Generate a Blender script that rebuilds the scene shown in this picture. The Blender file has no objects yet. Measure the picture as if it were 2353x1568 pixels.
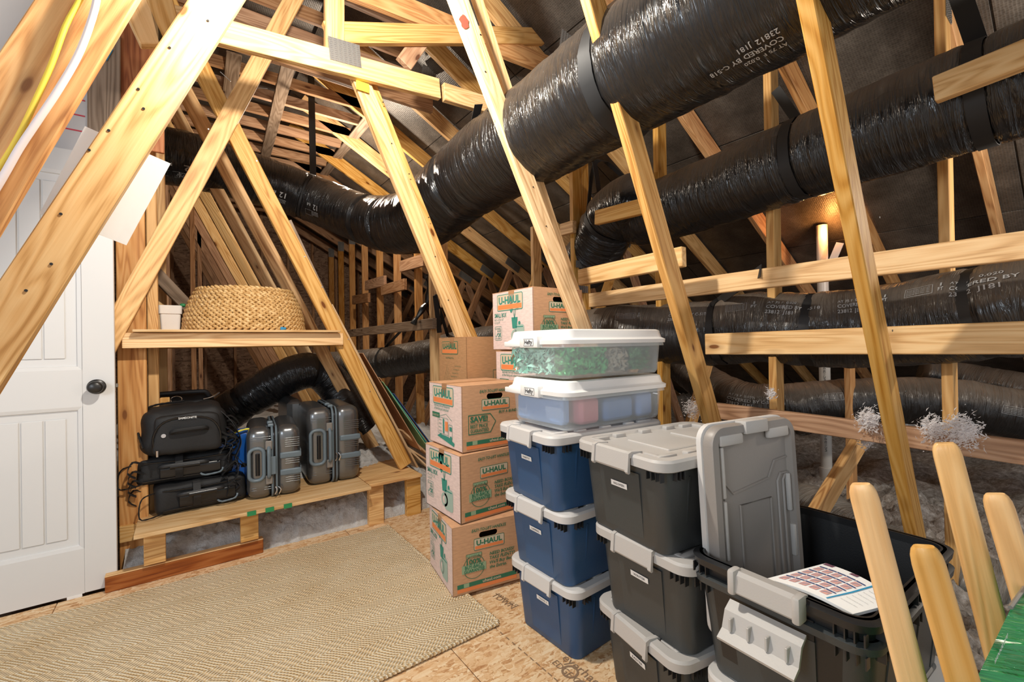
import bpy, bmesh, math, random
from mathutils import Vector, Matrix, noise as mnoise
random.seed(7)
PI = math.pi
sc = bpy.context.scene
COL = sc.collection
# ------------------------------------------------------------------ camera
CF = 1020.0; YAW = math.radians(53.45); PIT = math.radians(.25); ROL = math.radians(.95); CH = 1.12
CX, CY = 1176.5, 784.0
fw = Vector((math.cos(YAW)*math.cos(PIT), math.sin(YAW)*math.cos(PIT), math.sin(PIT)))
r0 = Vector((math.sin(YAW), -math.cos(YAW), 0)); d0 = fw.cross(r0)
rt = r0*math.cos(ROL)+d0*math.sin(ROL); dn = d0*math.cos(ROL)-r0*math.sin(ROL)
CAM = Vector((0, 0, CH))
cd = bpy.data.cameras.new('camera'); cam = bpy.data.objects.new('camera', cd); COL.objects.link(cam)
cd.sensor_width = 36.0; cd.lens = 36.0*CF/2353.0; cd.clip_start = .02; cd.clip_end = 100
m = Matrix((rt, -dn, -fw)).transposed().to_4x4(); m.translation = CAM; cam.matrix_world = m
sc.camera = cam
sc.view_settings.view_transform = 'Standard'; sc.view_settings.look = 'None'
sc.view_settings.gamma = 1; sc.view_settings.use_curve_mapping = False
sc.view_settings.exposure = 0.36
# ------------------------------------------------------------------ world and lamps
w = bpy.data.worlds.new('world'); sc.world = w; w.use_nodes = True
w.node_tree.nodes['Background'].inputs[0].default_value = (.95, .97, 1, 1)
w.node_tree.nodes['Background'].inputs[1].default_value = .52
def lamp(name, kind, loc, power, col, size=.05, to=None, **k):
    l = bpy.data.lights.new(name, kind); l.energy = power; l.color = col
    if kind == 'AREA': l.size = size
    else: l.shadow_soft_size = size
    o = bpy.data.objects.new(name, l); COL.objects.link(o); o.location = loc
    if to is not None: o.rotation_euler = (Vector(to)-Vector(loc)).to_track_quat('-Z', 'Y').to_euler()
    return o
lamp('ceiling_bulb', 'POINT', (.36, 1.30, 2.40), 106, (1, .93, .82), .04)
lamp('cool_fill', 'AREA', (-1.9, .25, 1.7), 24, (.82, .91, 1), .8, to=(1.2, 1.3, .7))  # soft cool fill added out of view for the bluish light from the left
lamp('attic_fill', 'POINT', (1.25, 4.4, 2.75), 55, (1, .86, .70), .05)  # added fill that brightens the deep attic, not a visible bulb
lamp('eave_fill', 'POINT', (2.9, -.4, 1.75), 34, (1, .88, .74), .05)  # unseen lamp added to lift the dark insulation and eave side
lamp('vent_gap_light', 'POINT', (3.90, 1.25, 1.93), 4, (1, .40, .10), .03)

# ------------------------------------------------------------------ pixel -> plane
def ray(u, v): return fw + rt*((u-CX)/CF) + dn*((v-CY)/CF)
def on(u, v, ax, c):
    D = ray(u, v); i = 'XYZ'.index(ax); return CAM + D*((c-CAM[i])/D[i])
def at(u, v, dep): return CAM + ray(u, v)*dep

# ------------------------------------------------------------------ materials
def mat(name, col=(.5, .5, .5), rough=.5, metal=0, spec=.5, **k):
    M = bpy.data.materials.new(name); M.use_nodes = True
    b = M.node_tree.nodes['Principled BSDF']
    b.inputs['Base Color'].default_value = (*col, 1); b.inputs['Roughness'].default_value = rough
    b.inputs['Metallic'].default_value = metal; b.inputs['Specular IOR Level'].default_value = spec
    for a, v in k.items(): b.inputs[a.replace('_', ' ')].default_value = v
    return M
class NT:
    def __init__(s, M): s.t = M.node_tree; s.b = s.t.nodes['Principled BSDF']
    def n(s, ty, **k):
        x = s.t.nodes.new(ty)
        for a, v in k.items():
            if a.startswith('i_'):
                key = a[2:]; key = int(key) if key.isdigit() else key.replace('_', ' ')
                if isinstance(v, bpy.types.NodeSocket): s.t.links.new(v, x.inputs[key])
                else: x.inputs[key].default_value = v
            else: setattr(x, a, v)
        return x
    def l(s, a, b): s.t.links.new(a, b)
    def ramp(s, fac, stops):
        r = s.n('ShaderNodeValToRGB'); e = r.color_ramp.elements
        while len(e) > 1: e.remove(e[-1])
        e[0].position = stops[0][0]; e[0].color = (*stops[0][1], 1)
        for p, c in stops[1:]:
            q = e.new(p); q.color = (*c, 1)
        s.l(fac, r.inputs[0]); return r.outputs[0]
    def bump(s, h, st, dist):
        b = s.n('ShaderNodeBump', i_Strength=st, i_Distance=dist, i_Height=h); s.l(b.outputs[0], s.b.inputs['Normal'])
    def math(s, op, a, b=None):
        x = s.n('ShaderNodeMath', operation=op)
        for i, v in enumerate((a, b)):
            if v is None: continue
            if isinstance(v, (int, float)): x.inputs[i].default_value = v
            else: s.l(v, x.inputs[i])
        return x.outputs[0]
def wood(name, light, mid, dark, rough=.55, knots=1.0, wear=0.0):
    M = mat(name, mid, rough, spec=.3); t = NT(M)
    tc = t.n('ShaderNodeTexCoord').outputs['Object']; oi = t.n('ShaderNodeObjectInfo').outputs['Random']
    off = t.math('MULTIPLY', oi, 37.0)
    cmb = t.n('ShaderNodeCombineXYZ', i_X=off, i_Y=off, i_Z=off).outputs[0]
    p = t.n('ShaderNodeVectorMath', operation='ADD', i_0=tc, i_1=cmb).outputs[0]
    p1 = t.n('ShaderNodeMapping', i_Vector=p, i_Scale=(.8, 8, 8)).outputs[0]
    n1 = t.n('ShaderNodeTexNoise', i_Vector=p1, i_Scale=1.0, i_Detail=2.0, i_Roughness=.5, i_Distortion=.3).outputs[0]
    rings = t.math('SINE', t.math('MULTIPLY', n1, 95.0))
    rings = t.math('ADD', t.math('MULTIPLY', rings, .5), .5)
    p2 = t.n('ShaderNodeMapping', i_Vector=p, i_Scale=(6, 190, 190)).outputs[0]
    n2 = t.n('ShaderNodeTexNoise', i_Vector=p2, i_Scale=1.0, i_Detail=3.0).outputs[0]
    n3 = t.n('ShaderNodeTexNoise', i_Vector=t.n('ShaderNodeMapping', i_Vector=p, i_Scale=(2.2, 11, 11)).outputs[0], i_Scale=1.0, i_Detail=1.0).outputs[0]
    f = t.math('ADD', t.math('MULTIPLY', rings, .34), t.math('ADD', t.math('MULTIPLY', n2, .42), t.math('MULTIPLY', n3, .45)))
    c = t.ramp(f, [(.28, dark), (.52, mid), (.85, light)])
    vo = t.n('ShaderNodeTexVoronoi', i_Vector=t.n('ShaderNodeMapping', i_Vector=p, i_Scale=(2.6, 7, 7)).outputs[0], i_Scale=1.0, i_Randomness=1.0)
    k = t.ramp(vo.outputs['Distance'], [(0, (1, 1, 1)), (.05, (1, 1, 1)), (.075, (.35, .35, .35)), (.15, (0, 0, 0))])
    k = t.math('MULTIPLY', k, knots)
    mx = t.n('ShaderNodeMix', data_type='RGBA', i_Factor=k); t.l(c, mx.inputs[6]); mx.inputs[7].default_value = (dark[0]*.42, dark[1]*.30, dark[2]*.25, 1)
    hs = t.n('ShaderNodeHueSaturation', i_Color=mx.outputs[2], i_Value=t.math('ADD', t.math('MULTIPLY', oi, .28), .86), i_Saturation=t.math('ADD', t.math('MULTIPLY', oi, -.22), 1.1))
    t.l(hs.outputs[0], t.b.inputs['Base Color'])
    t.bump(f, .35, .004)
    return M
W = {}
W['pine'] = wood('pine', (.80, .49, .19), (.66, .36, .115), (.42, .18, .045))
W['pale'] = wood('pale_pine', (.84, .57, .28), (.74, .45, .19), (.50, .26, .085))
W['orange'] = wood('orange_pine', (.66, .35, .12), (.55, .25, .065), (.33, .12, .025), knots=.8)
W['rough'] = wood('rough_sawn', (.72, .42, .15), (.58, .30, .085), (.34, .14, .03))
W['brown'] = wood('aged_pine', (.50, .29, .16), (.38, .20, .10), (.24, .115, .055))
W['grey'] = wood('grey_weathered', (.33, .24, .17), (.24, .165, .11), (.13, .085, .055))
W['red'] = wood('reddish_board', (.45, .17, .06), (.33, .10, .03), (.16, .04, .015))
W['ply'] = wood('plywood_face', (.84, .60, .35), (.74, .48, .25), (.54, .31, .14))
W['leg'] = wood('varnished_leg', (.82, .52, .22), (.74, .43, .155), (.60, .31, .09), rough=.32, knots=.15)
def osb(name, cols, scale=1.0, rough=.75):
    M = mat(name, cols[1], rough, spec=.2); t = NT(M); tc = t.n('ShaderNodeTexCoord').outputs['Object']
    outs = []
    for i, (rz, sx, sy) in enumerate(((.5, 14, 44), (-.9, 17, 50), (1.9, 12, 38))):
        mp = t.n('ShaderNodeMapping', i_Vector=tc, i_Rotation=(rz*.7, rz*.4, rz), i_Scale=(sx*scale, sy*scale, sy*scale)).outputs[0]
        outs.append(t.n('ShaderNodeTexVoronoi', i_Vector=mp, i_Scale=1.0))
    big = t.n('ShaderNodeTexNoise', i_Vector=tc, i_Scale=9.0*scale, i_Detail=3.0, i_Distortion=1.5).outputs[0]
    sel = t.math('GREATER_THAN', big, .52); sel2 = t.math('GREATER_THAN', big, .44)
    def cell(o): return t.n('ShaderNodeSeparateColor', i_Color=o.outputs['Color']).outputs[0]
    a = t.n('ShaderNodeMix', i_Factor=sel2); t.l(cell(outs[2]), a.inputs[2]); t.l(cell(outs[1]), a.inputs[3])
    b = t.n('ShaderNodeMix', i_Factor=sel); t.l(a.outputs[0], b.inputs[2]); t.l(cell(outs[0]), b.inputs[3])
    fn = t.n('ShaderNodeTexNoise', i_Vector=tc, i_Scale=140.0, i_Detail=3.0).outputs[0]
    f = t.math('ADD', t.math('MULTIPLY', b.outputs[0], .75), t.math('MULTIPLY', fn, .3))
    c = t.ramp(f, [(.1, cols[0]), (.3, cols[1]), (.62, cols[2]), (.95, cols[3])])
    t.l(c, t.b.inputs['Base Color']); t.bump(f, .4, .003)
    return M
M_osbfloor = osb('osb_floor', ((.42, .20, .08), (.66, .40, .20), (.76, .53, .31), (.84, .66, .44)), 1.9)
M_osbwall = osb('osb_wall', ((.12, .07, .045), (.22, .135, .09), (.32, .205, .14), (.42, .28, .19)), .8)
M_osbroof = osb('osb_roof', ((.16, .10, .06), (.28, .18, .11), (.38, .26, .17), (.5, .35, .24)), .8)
# foil-faced roof sheathing, perforated
M_foil = mat('foil_sheathing', (.12, .10, .09), .42, metal=.25); t = NT(M_foil)
tc = t.n('ShaderNodeTexCoord').outputs['Object']
v1 = t.n('ShaderNodeTexVoronoi', i_Vector=tc, i_Scale=85.0, i_Randomness=.25).outputs['Distance']
n1 = t.n('ShaderNodeTexNoise', i_Vector=tc, i_Scale=5.0, i_Detail=4.0).outputs[0]
c = t.ramp(t.math('ADD', t.math('MULTIPLY', v1, .35), t.math('MULTIPLY', n1, .6)), [(.25, (.03, .026, .022)), (.5, (.11, .095, .082)), (.8, (.26, .23, .20))])
t.l(c, t.b.inputs['Base Color']); t.bump(v1, .5, .004)
def film(name, col, rough=.3, scale=1.0, dust=.0):
    M = mat(name, col, rough, spec=.6); t = NT(M)
    uv = t.n('ShaderNodeTexCoord').outputs['UV']
    a = t.n('ShaderNodeTexNoise', i_Vector=t.n('ShaderNodeMapping', i_Vector=uv, i_Rotation=(0, 0, .22), i_Scale=(42*scale, 2.4*scale, 1)).outputs[0], i_Scale=1.0, i_Detail=4.0, i_Roughness=.62, i_Distortion=.8).outputs[0]
    b = t.n('ShaderNodeTexNoise', i_Vector=t.n('ShaderNodeMapping', i_Vector=uv, i_Rotation=(0, 0, -.35), i_Scale=(15*scale, 2.5*scale, 1)).outputs[0], i_Scale=1.0, i_Detail=2.0, i_Distortion=1.2).outputs[0]
    h = t.math('ADD', t.math('MULTIPLY', t.math('ABSOLUTE', t.math('SUBTRACT', a, .5)), 1.6), b)
    t.bump(h, .8, .016)
    tc = t.n('ShaderNodeNewGeometry').outputs['Normal']
    up = t.n('ShaderNodeSeparateXYZ', i_Vector=tc).outputs[2]
    dn_ = t.n('ShaderNodeTexNoise', i_Vector=t.n('ShaderNodeTexCoord').outputs['Object'], i_Scale=4.0, i_Detail=4.0).outputs[0]
    f = t.math('MULTIPLY', t.math('MULTIPLY', t.math('MAXIMUM', up, 0.0), dn_), dust)
    mx = t.n('ShaderNodeMix', data_type='RGBA', i_Factor=f); mx.inputs[6].default_value = (*col, 1); mx.inputs[7].default_value = (.36, .29, .23, 1)
    t.l(mx.outputs[2], t.b.inputs['Base Color'])
    r = t.math('ADD', t.math('MULTIPLY', f, .5), rough); t.l(r, t.b.inputs['Roughness'])
    return M
M_film = film('black_film', (.012, .012, .013), .17, dust=.55)
M_film2 = film('black_film_dusty', (.016, .015, .015), .2, dust=1.0)
M_filmg = film('silver_grey_film', (.16, .165, .16), .28, scale=1.4, dust=.5)
M_tie = mat('black_webbing', (.012, .012, .013), .6)
M_print = mat('pale_print', (.42, .43, .44), .5)
M_galv = mat('galvanised_steel', (.50, .50, .50), .32, metal=.85)
M_galvd2 = mat('galvanised_shadowed', (.16, .15, .14), .6, metal=.3)
M_galvd = mat('galvanised_dull', (.27, .25, .23), .5, metal=.5)
M_white = mat('white_paint', (.71, .705, .70), .42)
M_paper = mat('white_paper', (.98, .98, .97), .6)
M_wallp = mat('grey_white_facing', (.62, .60, .60), .5)
M_redl = mat('red_line', (.62, .06, .09), .6)
M_bronze = mat('dark_bronze', (.045, .043, .042), .35, metal=.6)
M_pvc = mat('white_pvc', (.74, .72, .68), .3)
def card(name, c):
    M = mat(name, c, .8, spec=.15); t = NT(M); tc = t.n('ShaderNodeTexCoord').outputs['Object']
    n = t.n('ShaderNodeTexNoise', i_Vector=t.n('ShaderNodeMapping', i_Vector=tc, i_Scale=(30, 30, 140)).outputs[0], i_Scale=1.0, i_Detail=4.0).outputs[0]
    t.l(t.ramp(n, [(.3, tuple(x*.88 for x in c)), (.7, tuple(min(1, x*1.08) for x in c))]), t.b.inputs['Base Color']); t.bump(n, .08, .002)
    return M
M_card = card('kraft_cardboard', (.60, .34, .19)); M_cardp = card('pale_printed_cardboard', (.74, .58, .53)); M_card2 = card('brown_cardboard', (.47, .26, .125))
M_cin = mat('box_inside', (.20, .09, .04), .9)
M_tape = mat('clear_brown_tape', (.42, .22, .11), .3)
M_green = mat('ink_green', (.03, .17, .09), .7); M_greenl = mat('ink_green_tint', (.30, .40, .24), .8)
M_teal = mat('ink_teal', (.035, .25, .19), .7); M_oran = mat('ink_orange', (.80, .24, .075), .7)
M_teall = mat('ink_teal_tint', (.34, .45, .38), .8); M_logo = mat('ink_pale', (.62, .50, .36), .8)
def plastic(name, c, rough=.42, bs=.12, sc_=260.0):
    M = mat(name, c, rough, spec=.45); t = NT(M); tc = t.n('ShaderNodeTexCoord').outputs['Object']
    n = t.n('ShaderNodeTexNoise', i_Vector=tc, i_Scale=sc_, i_Detail=2.0).outputs[0]; t.bump(n, bs, .002); return M
M_blue = plastic('navy_plastic', (.028, .085, .20), .38); M_dark = plastic('charcoal_plastic', (.045, .050, .052), .42)
M_black = plastic('black_plastic', (.016, .017, .019), .35); M_lidg = plastic('light_grey_plastic', (.60, .585, .57), .45)
M_lidd = plastic('warm_grey_plastic', (.27, .245, .225), .42); M_lidm = plastic('mid_grey_plastic', (.47, .45, .43), .45)
M_wlid = plastic('white_plastic', (.84, .83, .81), .35)
M_lab = mat('white_label', (.85, .85, .84), .5); M_ink = mat('black_ink', (.02, .02, .025), .6)
M_clear = mat('clear_plastic', (.90, .95, .96), .16, Transmission_Weight=.93, IOR=1.12)
M_hs = plastic('grey_hardshell', (.19, .195, .20), .26, .05); M_hs.node_tree.nodes['Principled BSDF'].inputs['Metallic'].default_value = .75
M_hsg = mat('slate_plastic', (.13, .17, .20), .4); M_chrome = mat('chrome', (.75, .75, .75), .18, metal=1)
M_nylon = plastic('black_nylon', (.012, .012, .013), .62, .5, 420.0); M_nyl2 = plastic('dark_grey_nylon', (.03, .031, .034), .5, .4, 300.0)
M_btrim = mat('black_trim', (.01, .01, .011), .25)
M_bluev = plastic('blue_vinyl', (.01, .10, .42), .25, .4, 60.0); M_yel = mat('yellow_tape', (.86, .78, .10), .6)
M_cably = mat('yellow_cable', (.80, .56, .06), .45); M_cablw = mat('white_cable', (.72, .62, .60), .5)
M_grwrap = film('green_stretch_wrap', (.01, .30, .07), .2, scale=1.2, dust=0)
M_grtape = mat('green_tape', (.02, .24, .08), .5)
M_rug = mat('woven_jute', (.62, .44, .22), .95, spec=.1); t = NT(M_rug)
tc = t.n('ShaderNodeTexCoord').outputs['Object']
dx = t.n('ShaderNodeTexNoise', i_Vector=tc, i_Scale=7.0, i_Detail=2.0).outputs[0]
s = t.n('ShaderNodeSeparateXYZ', i_Vector=tc)
bb = t.math('ADD', s.outputs[1], t.math('MULTIPLY', dx, .02))
tri = t.math('MULTIPLY', t.math('PINGPONG', bb, .055), .95)
a = t.math('ADD', s.outputs[0], tri)
ph = t.math('MULTIPLY', t.math('ADD', a, t.math('MULTIPLY', dx, .010)), 2*PI/.0150)
h = t.math('ADD', t.math('MULTIPLY', t.math('SINE', ph), .5), .5)
cr = t.math('ADD', t.math('MULTIPLY', t.math('SINE', t.math('MULTIPLY', t.math('SUBTRACT', bb, t.math('MULTIPLY', s.outputs[0], .3)), 2*PI/.011)), .5), .5)
hh = t.math('ADD', h, t.math('MULTIPLY', cr, .45))
big = t.n('ShaderNodeTexNoise', i_Vector=tc, i_Scale=3.0, i_Detail=5.0, i_Roughness=.7).outputs[0]
ff = t.math('ADD', t.math('MULTIPLY', hh, .48), t.math('MULTIPLY', big, .5))
t.l(t.ramp(ff, [(.18, (.42, .25, .10)), (.40, (.76, .54, .29)), (.62, (.88, .70, .45)), (.9, (.95, .86, .68))]), t.b.inputs['Base Color'])
t.bump(hh, 1.0, .006)
M_straw = mat('seagrass_braid', (.60, .38, .15), .55, spec=.35); t = NT(M_straw)
tc = t.n('ShaderNodeTexCoord').outputs['Object']
n = t.n('ShaderNodeTexNoise', i_Vector=tc, i_Scale=55.0, i_Detail=4.0).outputs[0]
t.l(t.ramp(n, [(.3, (.42, .22, .065)), (.5, (.62, .38, .15)), (.75, (.80, .58, .30))]), t.b.inputs['Base Color'])
t.bump(t.n('ShaderNodeTexNoise', i_Vector=tc, i_Scale=180.0, i_Detail=2.0).outputs[0], .5, .004)
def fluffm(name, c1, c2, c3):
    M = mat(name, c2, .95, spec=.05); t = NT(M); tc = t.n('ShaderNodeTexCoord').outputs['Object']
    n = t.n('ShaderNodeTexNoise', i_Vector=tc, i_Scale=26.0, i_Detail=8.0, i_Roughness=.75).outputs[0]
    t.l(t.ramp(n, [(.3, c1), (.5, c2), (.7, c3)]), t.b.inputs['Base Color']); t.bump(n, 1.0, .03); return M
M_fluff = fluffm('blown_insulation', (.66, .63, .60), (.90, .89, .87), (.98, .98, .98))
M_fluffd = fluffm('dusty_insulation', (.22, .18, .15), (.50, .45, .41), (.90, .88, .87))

# ------------------------------------------------------------------ object helpers
def mobj(name, bm, mats, parent=None, smooth=False, mw=None, sharp=40):
    me = bpy.data.meshes.new(name)
    bmesh.ops.recalc_face_normals(bm, faces=bm.faces[:]) if not getattr(bm, 'norec', False) else None
    bm.to_mesh(me); bm.free()
    if not isinstance(mats, (list, tuple)): mats = [mats]
    for x in mats: me.materials.append(x)
    if smooth:
        for p in me.polygons: p.use_smooth = True
        if sharp: me.set_sharp_from_angle(angle=math.radians(sharp))
    o = bpy.data.objects.new(name, me); COL.objects.link(o)
    if parent is not None: o.parent = parent
    if mw is not None: o.matrix_local = mw
    return o
def empty(name, loc=(0, 0, 0), rz=0, mw=None):
    o = bpy.data.objects.new(name, None); COL.objects.link(o); o.empty_display_size = .05
    if mw is not None: o.matrix_world = mw
    else: o.location = loc; o.rotation_euler = (0, 0, rz)
    return o
def tag(o, label=None, cat=None, group=None, kind=None):
    if label: o['label'] = label
    if cat: o['category'] = cat
    if group: o['group'] = group
    if kind: o['kind'] = kind
    return o
def NB(): return bmesh.new()
def box(bm, c, s, bev=0, seg=1, M=None, mi=0):
    r = bmesh.ops.create_cube(bm, size=1.0); vs = r['verts']
    for v in vs: v.co = Vector((v.co.x*s[0]+c[0], v.co.y*s[1]+c[1], v.co.z*s[2]+c[2]))
    fs = set(f for v in vs for f in v.link_faces)
    if bev:
        es = list(set(e for v in vs for e in v.link_edges))
        q = bmesh.ops.bevel(bm, geom=es, offset=bev, segments=seg, affect='EDGES', profile=.5)
        vs = list(set(v for f in q['faces'] for v in f.verts) | set(v for v in vs if v.is_valid))
        fs = set(f for v in vs for f in v.link_faces)
    if M is not None:
        for v in vs: v.co = M @ v.co
    for f in fs: f.material_index = mi
    return vs
def box2(bm, a, b, bev=0, seg=1, M=None, mi=0):
    return box(bm, [(a[i]+b[i])/2 for i in range(3)], [abs(b[i]-a[i]) for i in range(3)], bev, seg, M, mi)
def loft(bm, loops, cap0=True, cap1=True, mi=0):
    R = [[bm.verts.new(p) for p in L] for L in loops]; n = len(R[0])
    for a, b in zip(R, R[1:]):
        for i in range(n):
            f = bm.faces.new((a[i], a[(i+1) % n], b[(i+1) % n], b[i])); f.material_index = mi
    if cap0: bm.faces.new(R[0][::-1]).material_index = mi
    if cap1: bm.faces.new(R[-1]).material_index = mi
    return R
def frames(pts):
    T = []
    for i in range(len(pts)):
        a = pts[max(i-1, 0)]; b = pts[min(i+1, len(pts)-1)]; T.append((b-a).normalized())
    up = Vector((0, 0, 1)); N = []
    n = (up - T[0]*up.dot(T[0])); n = n.normalized() if n.length > 1e-3 else Vector((1, 0, 0))
    for t_ in T:
        n = (n - t_*n.dot(t_)).normalized(); N.append(n.copy())
    return T, N, [T[i].cross(N[i]) for i in range(len(T))]
def smoothpath(P, step=.02):
    P = [Vector(p) for p in P]; out = []
    Q = [P[0]*2-P[1]]+P+[P[-1]*2-P[-2]]
    for i in range(1, len(Q)-2):
        a, b, c, d = Q[i-1:i+3]; n = max(2, int((c-b).length/step))
        for k in range(n):
            s_ = k/n
            out.append(.5*((2*b)+(c-a)*s_+(2*a-5*b+4*c-d)*s_*s_+(3*b-a-3*c+d)*s_**3))
    out.append(P[-1]); return out
def tube(bm, P, r, n=10, cap=True, mi=0):
    P = [Vector(p) for p in P]; T, N, B = frames(P)
    rr = r if callable(r) else (lambda i: r)
    return loft(bm, [[P[i]+(N[i]*math.cos(2*PI*k/n)+B[i]*math.sin(2*PI*k/n))*rr(i) for k in range(n)] for i in range(len(P))], cap, cap, mi)
def ribbon(bm, P, side, wd, th):
    """flat strap: width along `side`, thickness th"""
    P = [Vector(p) for p in P]; T, N, B = frames(P); L = []
    for i, p in enumerate(P):
        sd = side[i] if isinstance(side, list) else Vector(side); sd = (sd-T[i]*sd.dot(T[i])).normalized(); nn = T[i].cross(sd)
        L.append([p+sd*wd/2+nn*th/2, p-sd*wd/2+nn*th/2, p-sd*wd/2-nn*th/2, p+sd*wd/2-nn*th/2])
    return loft(bm, L)
def rr(w_, l_, r, z=0, n=5, cx=0, cy=0):
    """rounded rectangle, w_ along x, l_ along y"""
    out = []
    for sx, sy, a0 in ((1, 1, 0), (-1, 1, 90), (-1, -1, 180), (1, -1, 270)):
        for k in range(n+1):
            a = math.radians(a0+90*k/n); out.append(Vector((cx+sx*(w_/2-r)+r*math.cos(a), cy+sy*(l_/2-r)+r*math.sin(a), z)))
    return out

# ------------------------------------------------------------------ flat print (lettering and marks)
_tc = {}
def textpoly(s, bold=0.0, shear=0.0):
    k = (s, bold, shear)
    if k not in _tc:
        cu = bpy.data.curves.new('t', 'FONT'); cu.body = s; cu.size = 1; cu.resolution_u = 2; cu.offset = bold; cu.shear = shear
        ob = bpy.data.objects.new('t', cu); me = bpy.data.meshes.new_from_object(ob)
        vs = [(v.co.x, v.co.y) for v in me.vertices]; fs = [tuple(p.vertices) for p in me.polygons]
        bpy.data.objects.remove(ob); bpy.data.curves.remove(cu); bpy.data.meshes.remove(me)
        x0 = min(v[0] for v in vs); x1 = max(v[0] for v in vs); y0 = min(v[1] for v in vs); y1 = max(v[1] for v in vs)
        _tc[k] = (vs, fs, (x0, y0, x1, y1))
    return _tc[k]
class Print:
    def __init__(s): s.p = []
    def poly(s, pts, mi=0, h=1): s.p.append((list(pts), [tuple(range(len(pts)))], mi, h))
    def rect(s, x0, y0, x1, y1, mi=0, h=1): s.poly([(x0, y0), (x1, y0), (x1, y1), (x0, y1)], mi, h)
    def ring(s, A, B, mi=0, h=1):
        n = len(A); s.p.append((list(A)+list(B), [(i, (i+1) % n, n+(i+1) % n, n+i) for i in range(n)], mi, h))
    def rrect(s, x0, y0, x1, y1, r, mi=0, h=1, line=0):
        f = lambda d: [(p.x, p.y) for p in rr(x1-x0-2*d, y1-y0-2*d, max(r-d, .0005), 0, 4, (x0+x1)/2, (y0+y1)/2)]
        if line: s.ring(f(0), f(line), mi, h)
        else: s.poly(f(0), mi, h)
    def circ(s, x, y, r, mi=0, h=1, line=0, n=28, a0=0, a1=360):
        A = [(x+r*math.cos(math.radians(a0+(a1-a0)*k/n)), y+r*math.sin(math.radians(a0+(a1-a0)*k/n))) for k in range(n)]
        if line: s.ring(A, [(x+(p[0]-x)*(1-line/r), y+(p[1]-y)*(1-line/r)) for p in A], mi, h)
        else: s.poly(A, mi, h)
    def text(s, body, x, y, hgt, wd=None, mi=0, h=2, bold=.012, shear=0, rot=0, align='l'):
        vs, fs, (x0, y0, x1, y1) = textpoly(body, bold, shear)
        ky = hgt/.70; kx = wd/(x1-x0) if wd else ky; c_, s_ = math.cos(rot), math.sin(rot)
        ox = -x0*kx if align == 'l' else -(x0+x1)/2*kx
        V = []
        for a, b in vs:
            px, py = a*kx+ox, b*ky; V.append((x+px*c_-py*s_, y+px*s_+py*c_))
        s.p.append((V, fs, mi, h))
    def line(s, x0, y0, x1, y1, wd, mi=0, h=1):
        d = Vector((x1-x0, y1-y0)).normalized(); n = Vector((-d.y, d.x))*wd/2
        s.poly([(x0+n.x, y0+n.y), (x0-n.x, y0-n.y), (x1-n.x, y1-n.y), (x1+n.x, y1+n.y)], mi, h)
    def build(s, name, f, mats, parent=None, eps=.0004):

        me = bpy.data.meshes.new(name); V = []; F = []; MI = []
        for vs, fs, mi, h in s.p:
            o = len(V); V += [f(a, b, h*eps) for a, b in vs]; F += [tuple(o+i for i in q) for q in fs]; MI += [mi]*len(fs)
        me.from_pydata(V, [], F)
        for x in mats: me.materials.append(x)
        for p, mi in zip(me.polygons, MI): p.material_index = mi
        o = bpy.data.objects.new(name, me); COL.objects.link(o)
        if parent is not None: o.parent = parent
        return o

# ------------------------------------------------------------------ lumber
def lumber(name, A, B, wdir, wd, th, m_, parent=None, bev=.003, cut=None):
    """stick whose FRONT-FACE edge runs A->B, face spreads along wdir by wd, thickness th away from the viewer; local X runs along the grain"""
    A = Vector(A); B = Vector(B); x = (B-A).normalized(); y = (wdir-x*wdir.dot(x)).normalized(); z = x.cross(y)
    mid = (A+B)/2 + y*wd/2
    if z.dot(mid-CAM) < 0: z = -z; 
    mid = mid + z*th/2
    if x.cross(y).dot(z) < 0: y = -y
    bm = NB(); box(bm, (0, 0, 0), ((B-A).length, wd, th), bev)
    for v in bm.verts:                                   # rough, slightly bowed timber
        v.co.z += .0
    mw = Matrix((x, y, z)).transposed().to_4x4(); mw.translation = mid
    o = mobj(name, bm, m_, None)
    if parent is not None:
        o.parent = parent; o.matrix_local = parent.matrix_basis.inverted() @ mw
    else: o.matrix_world = mw
    return o
def memY(name, Y, p1, p2, sg, m_, parent=None, wd=.089, th=.038, e1=0, e2=0):
    A = on(*p1, 'Y', Y); B = on(*p2, 'Y', Y); d = (B-A).normalized(); A -= d*e1; B += d*e2
    wdir = Vector((d.z, 0, -d.x)); wdir = wdir*(sg if wdir.x*1 > 0 else -sg) if abs(wdir.x) > .2 else wdir*(sg if wdir.z > 0 else -sg)
    return lumber(name, A, B, wdir, wd, th, m_, parent)
def memX(name, X, p1, p2, m_, parent=None, wd=.089, th=.038, e1=0, e2=0, level=True):
    A = on(*p1, 'X', X); B = on(*p2, 'X', X); d = (B-A).normalized(); A -= d*e1; B += d*e2
    return lumber(name, A, B, Vector((0, 0, -1)), wd, th, m_, parent)
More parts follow.
